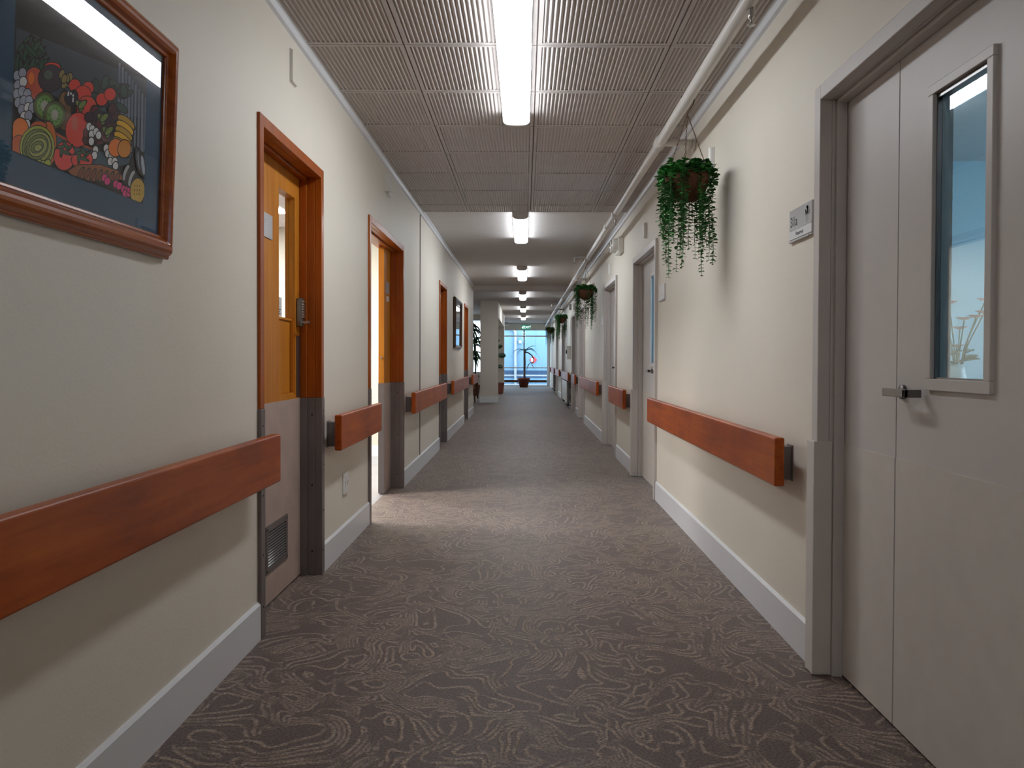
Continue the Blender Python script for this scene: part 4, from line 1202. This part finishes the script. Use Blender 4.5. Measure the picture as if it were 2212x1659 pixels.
# flowers in the room behind door 31a
sd = empty('side_table', (2.62, 4.55, 0), 'white side table with flowers, seen through 31a door glass', 'table')
MB().box(2.32, 2.92, 4.3, 4.8, 0.86, 0.89).build('table_top', M['plastic'], sd, bevel=0.004)
for x in (2.35, 2.89):
    for y in (4.33, 4.77):
        MB().box(x - 0.02, x + 0.02, y - 0.02, y + 0.02, 0, 0.86).build('leg', M['plastic'], sd)
vs_ = empty('flower_vase', (2.50, 4.42, 0.89), 'pale vase of pink flowers seen through 31a door glass', 'vase of flowers')
MB().lathe((2.50, 4.42, 0.89), [(0, 0), (0.045, 0), (0.06, 0.06), (0.045, 0.14), (0.035, 0.17), (0.03, 0.17), (0.03, 0.02), (0, 0.02)], 20).build('vase', M['ceramic'], vs_)
m, pm = MB(), MB()
for k in range(9):
    a = rg2.uniform(0, 6.3); q = rg2.uniform(0.03, 0.14); hh = rg2.uniform(0.25, 0.55)
    tip = (2.50 + q * math.cos(a), 4.42 + q * math.sin(a), 0.89 + hh)
    m.tube([(2.50, 4.42, 0.93), (2.50 + q * 0.4 * math.cos(a), 4.42 + q * 0.4 * math.sin(a), 0.89 + hh * 0.6), tip], 0.004, 5)
    strap_leaf(m, (2.50 + q * 0.3 * math.cos(a), 4.42 + q * 0.3 * math.sin(a), 0.89 + hh * 0.45), a + 1, 0.12, 0.04, 0.6, 0.5, 4)
    for j in range(7):
        b_ = 2 * PI * j / 7
        add_leaf(pm, Vector(tip), Vector((math.cos(b_), math.sin(b_), 0.5)), Vector((0, 0, 1)), 0.05, 0.045)
m.build('stems', M['leaf_dark'], vs_); pm.build('petals', M['pink'], vs_)

# ---------------------------------------------------------------- outside the glazed end
YB = 33.6
props(MB().box(-7, 7, Y_END + 0.15, YB + 0.5, -0.2, -0.02).build('ground', M['concrete']), 'pale paving outside the glazed end', 'paving', kind='structure')
nb = empty('neighbouring_building', (0, YB, -0.02), 'light blue building wall outside the glazed end', 'building')
m = MB()
for k in range(13):
    m.box(-1.5 + k * 0.5, -1.5 + (k + 1) * 0.5 - 0.012, YB, YB + 0.2, -0.02, 3.3)
m.box(-1.5, 5, YB + 0.01, YB + 0.2, -0.02, 3.3)
m.build('cladding', M['cladding'], nb)
MB().box(-1.5, 5, YB - 0.012, YB, 0.41, 0.585).build('dark_band', M['cladding_dark'], nb)
MB().box(-1.5, 5, YB - 0.018, YB, 0.335, 0.40).build('white_flashing', M['outdoor_white'], nb)
MB().box(-1.5, 5, YB - 0.012, YB, 0.265, 0.325).build('dark_band', M['cladding_dark'], nb)
dn = empty('downpipe', (-0.4, YB, -0.02), 'white downpipe with elbow on the blue building', 'downpipe')
MB().tube([(-0.86, YB - 0.09, 2.62), (-0.74, YB - 0.09, 2.46), (-0.62, YB - 0.09, 2.38), (-0.48, YB - 0.09, 2.36), (-0.41, YB - 0.09, 2.28), (-0.40, YB - 0.09, 2.1), (-0.40, YB - 0.09, -0.02)], 0.052, 14).build('pipe_run', M['outdoor_white'], dn)
m = MB()
for z in (0.8, 1.5): m.box(-0.47, -0.33, YB - 0.15, YB - 0.019, z, z + 0.03)
m.build('strap', M['outdoor_white'], dn)
jb = empty('meter_box', (-0.2, YB, 1.75), 'small white box beside the downpipe outside', 'box')
MB().box(-0.27, -0.13, YB - 0.08, YB - 0.019, 1.77, 1.91).build('cover', M['outdoor_white'], jb, bevel=0.006)
MB().box(-0.25, -0.15, YB - 0.083, YB - 0.08, 1.86, 1.87).build('vent', M['sign_grey'], jb)
hz = empty('hazard_sign', (0.385, YB, 0.9), 'red and white diamond sign on the blue building', 'sign')
m = MB(); q = 0.17; cx, cz = 0.385, 1.055
m.add([(cx - q, YB - 0.031, cz), (cx, YB - 0.031, cz - q), (cx + q, YB - 0.031, cz), (cx, YB - 0.031, cz + q), (cx - q, YB - 0.019, cz), (cx, YB - 0.019, cz - q), (cx + q, YB - 0.019, cz), (cx, YB - 0.019, cz + q)],
      [(0, 1, 2, 3), (7, 6, 5, 4), (0, 4, 5, 1), (1, 5, 6, 2), (2, 6, 7, 3), (3, 7, 4, 0)])
m.build('plate', M['red'], hz)
MB().box(cx - 0.10, cx + 0.03, YB - 0.035, YB - 0.031, cz - 0.075, cz + 0.075).build('white_panel', M['sign_white'], hz)
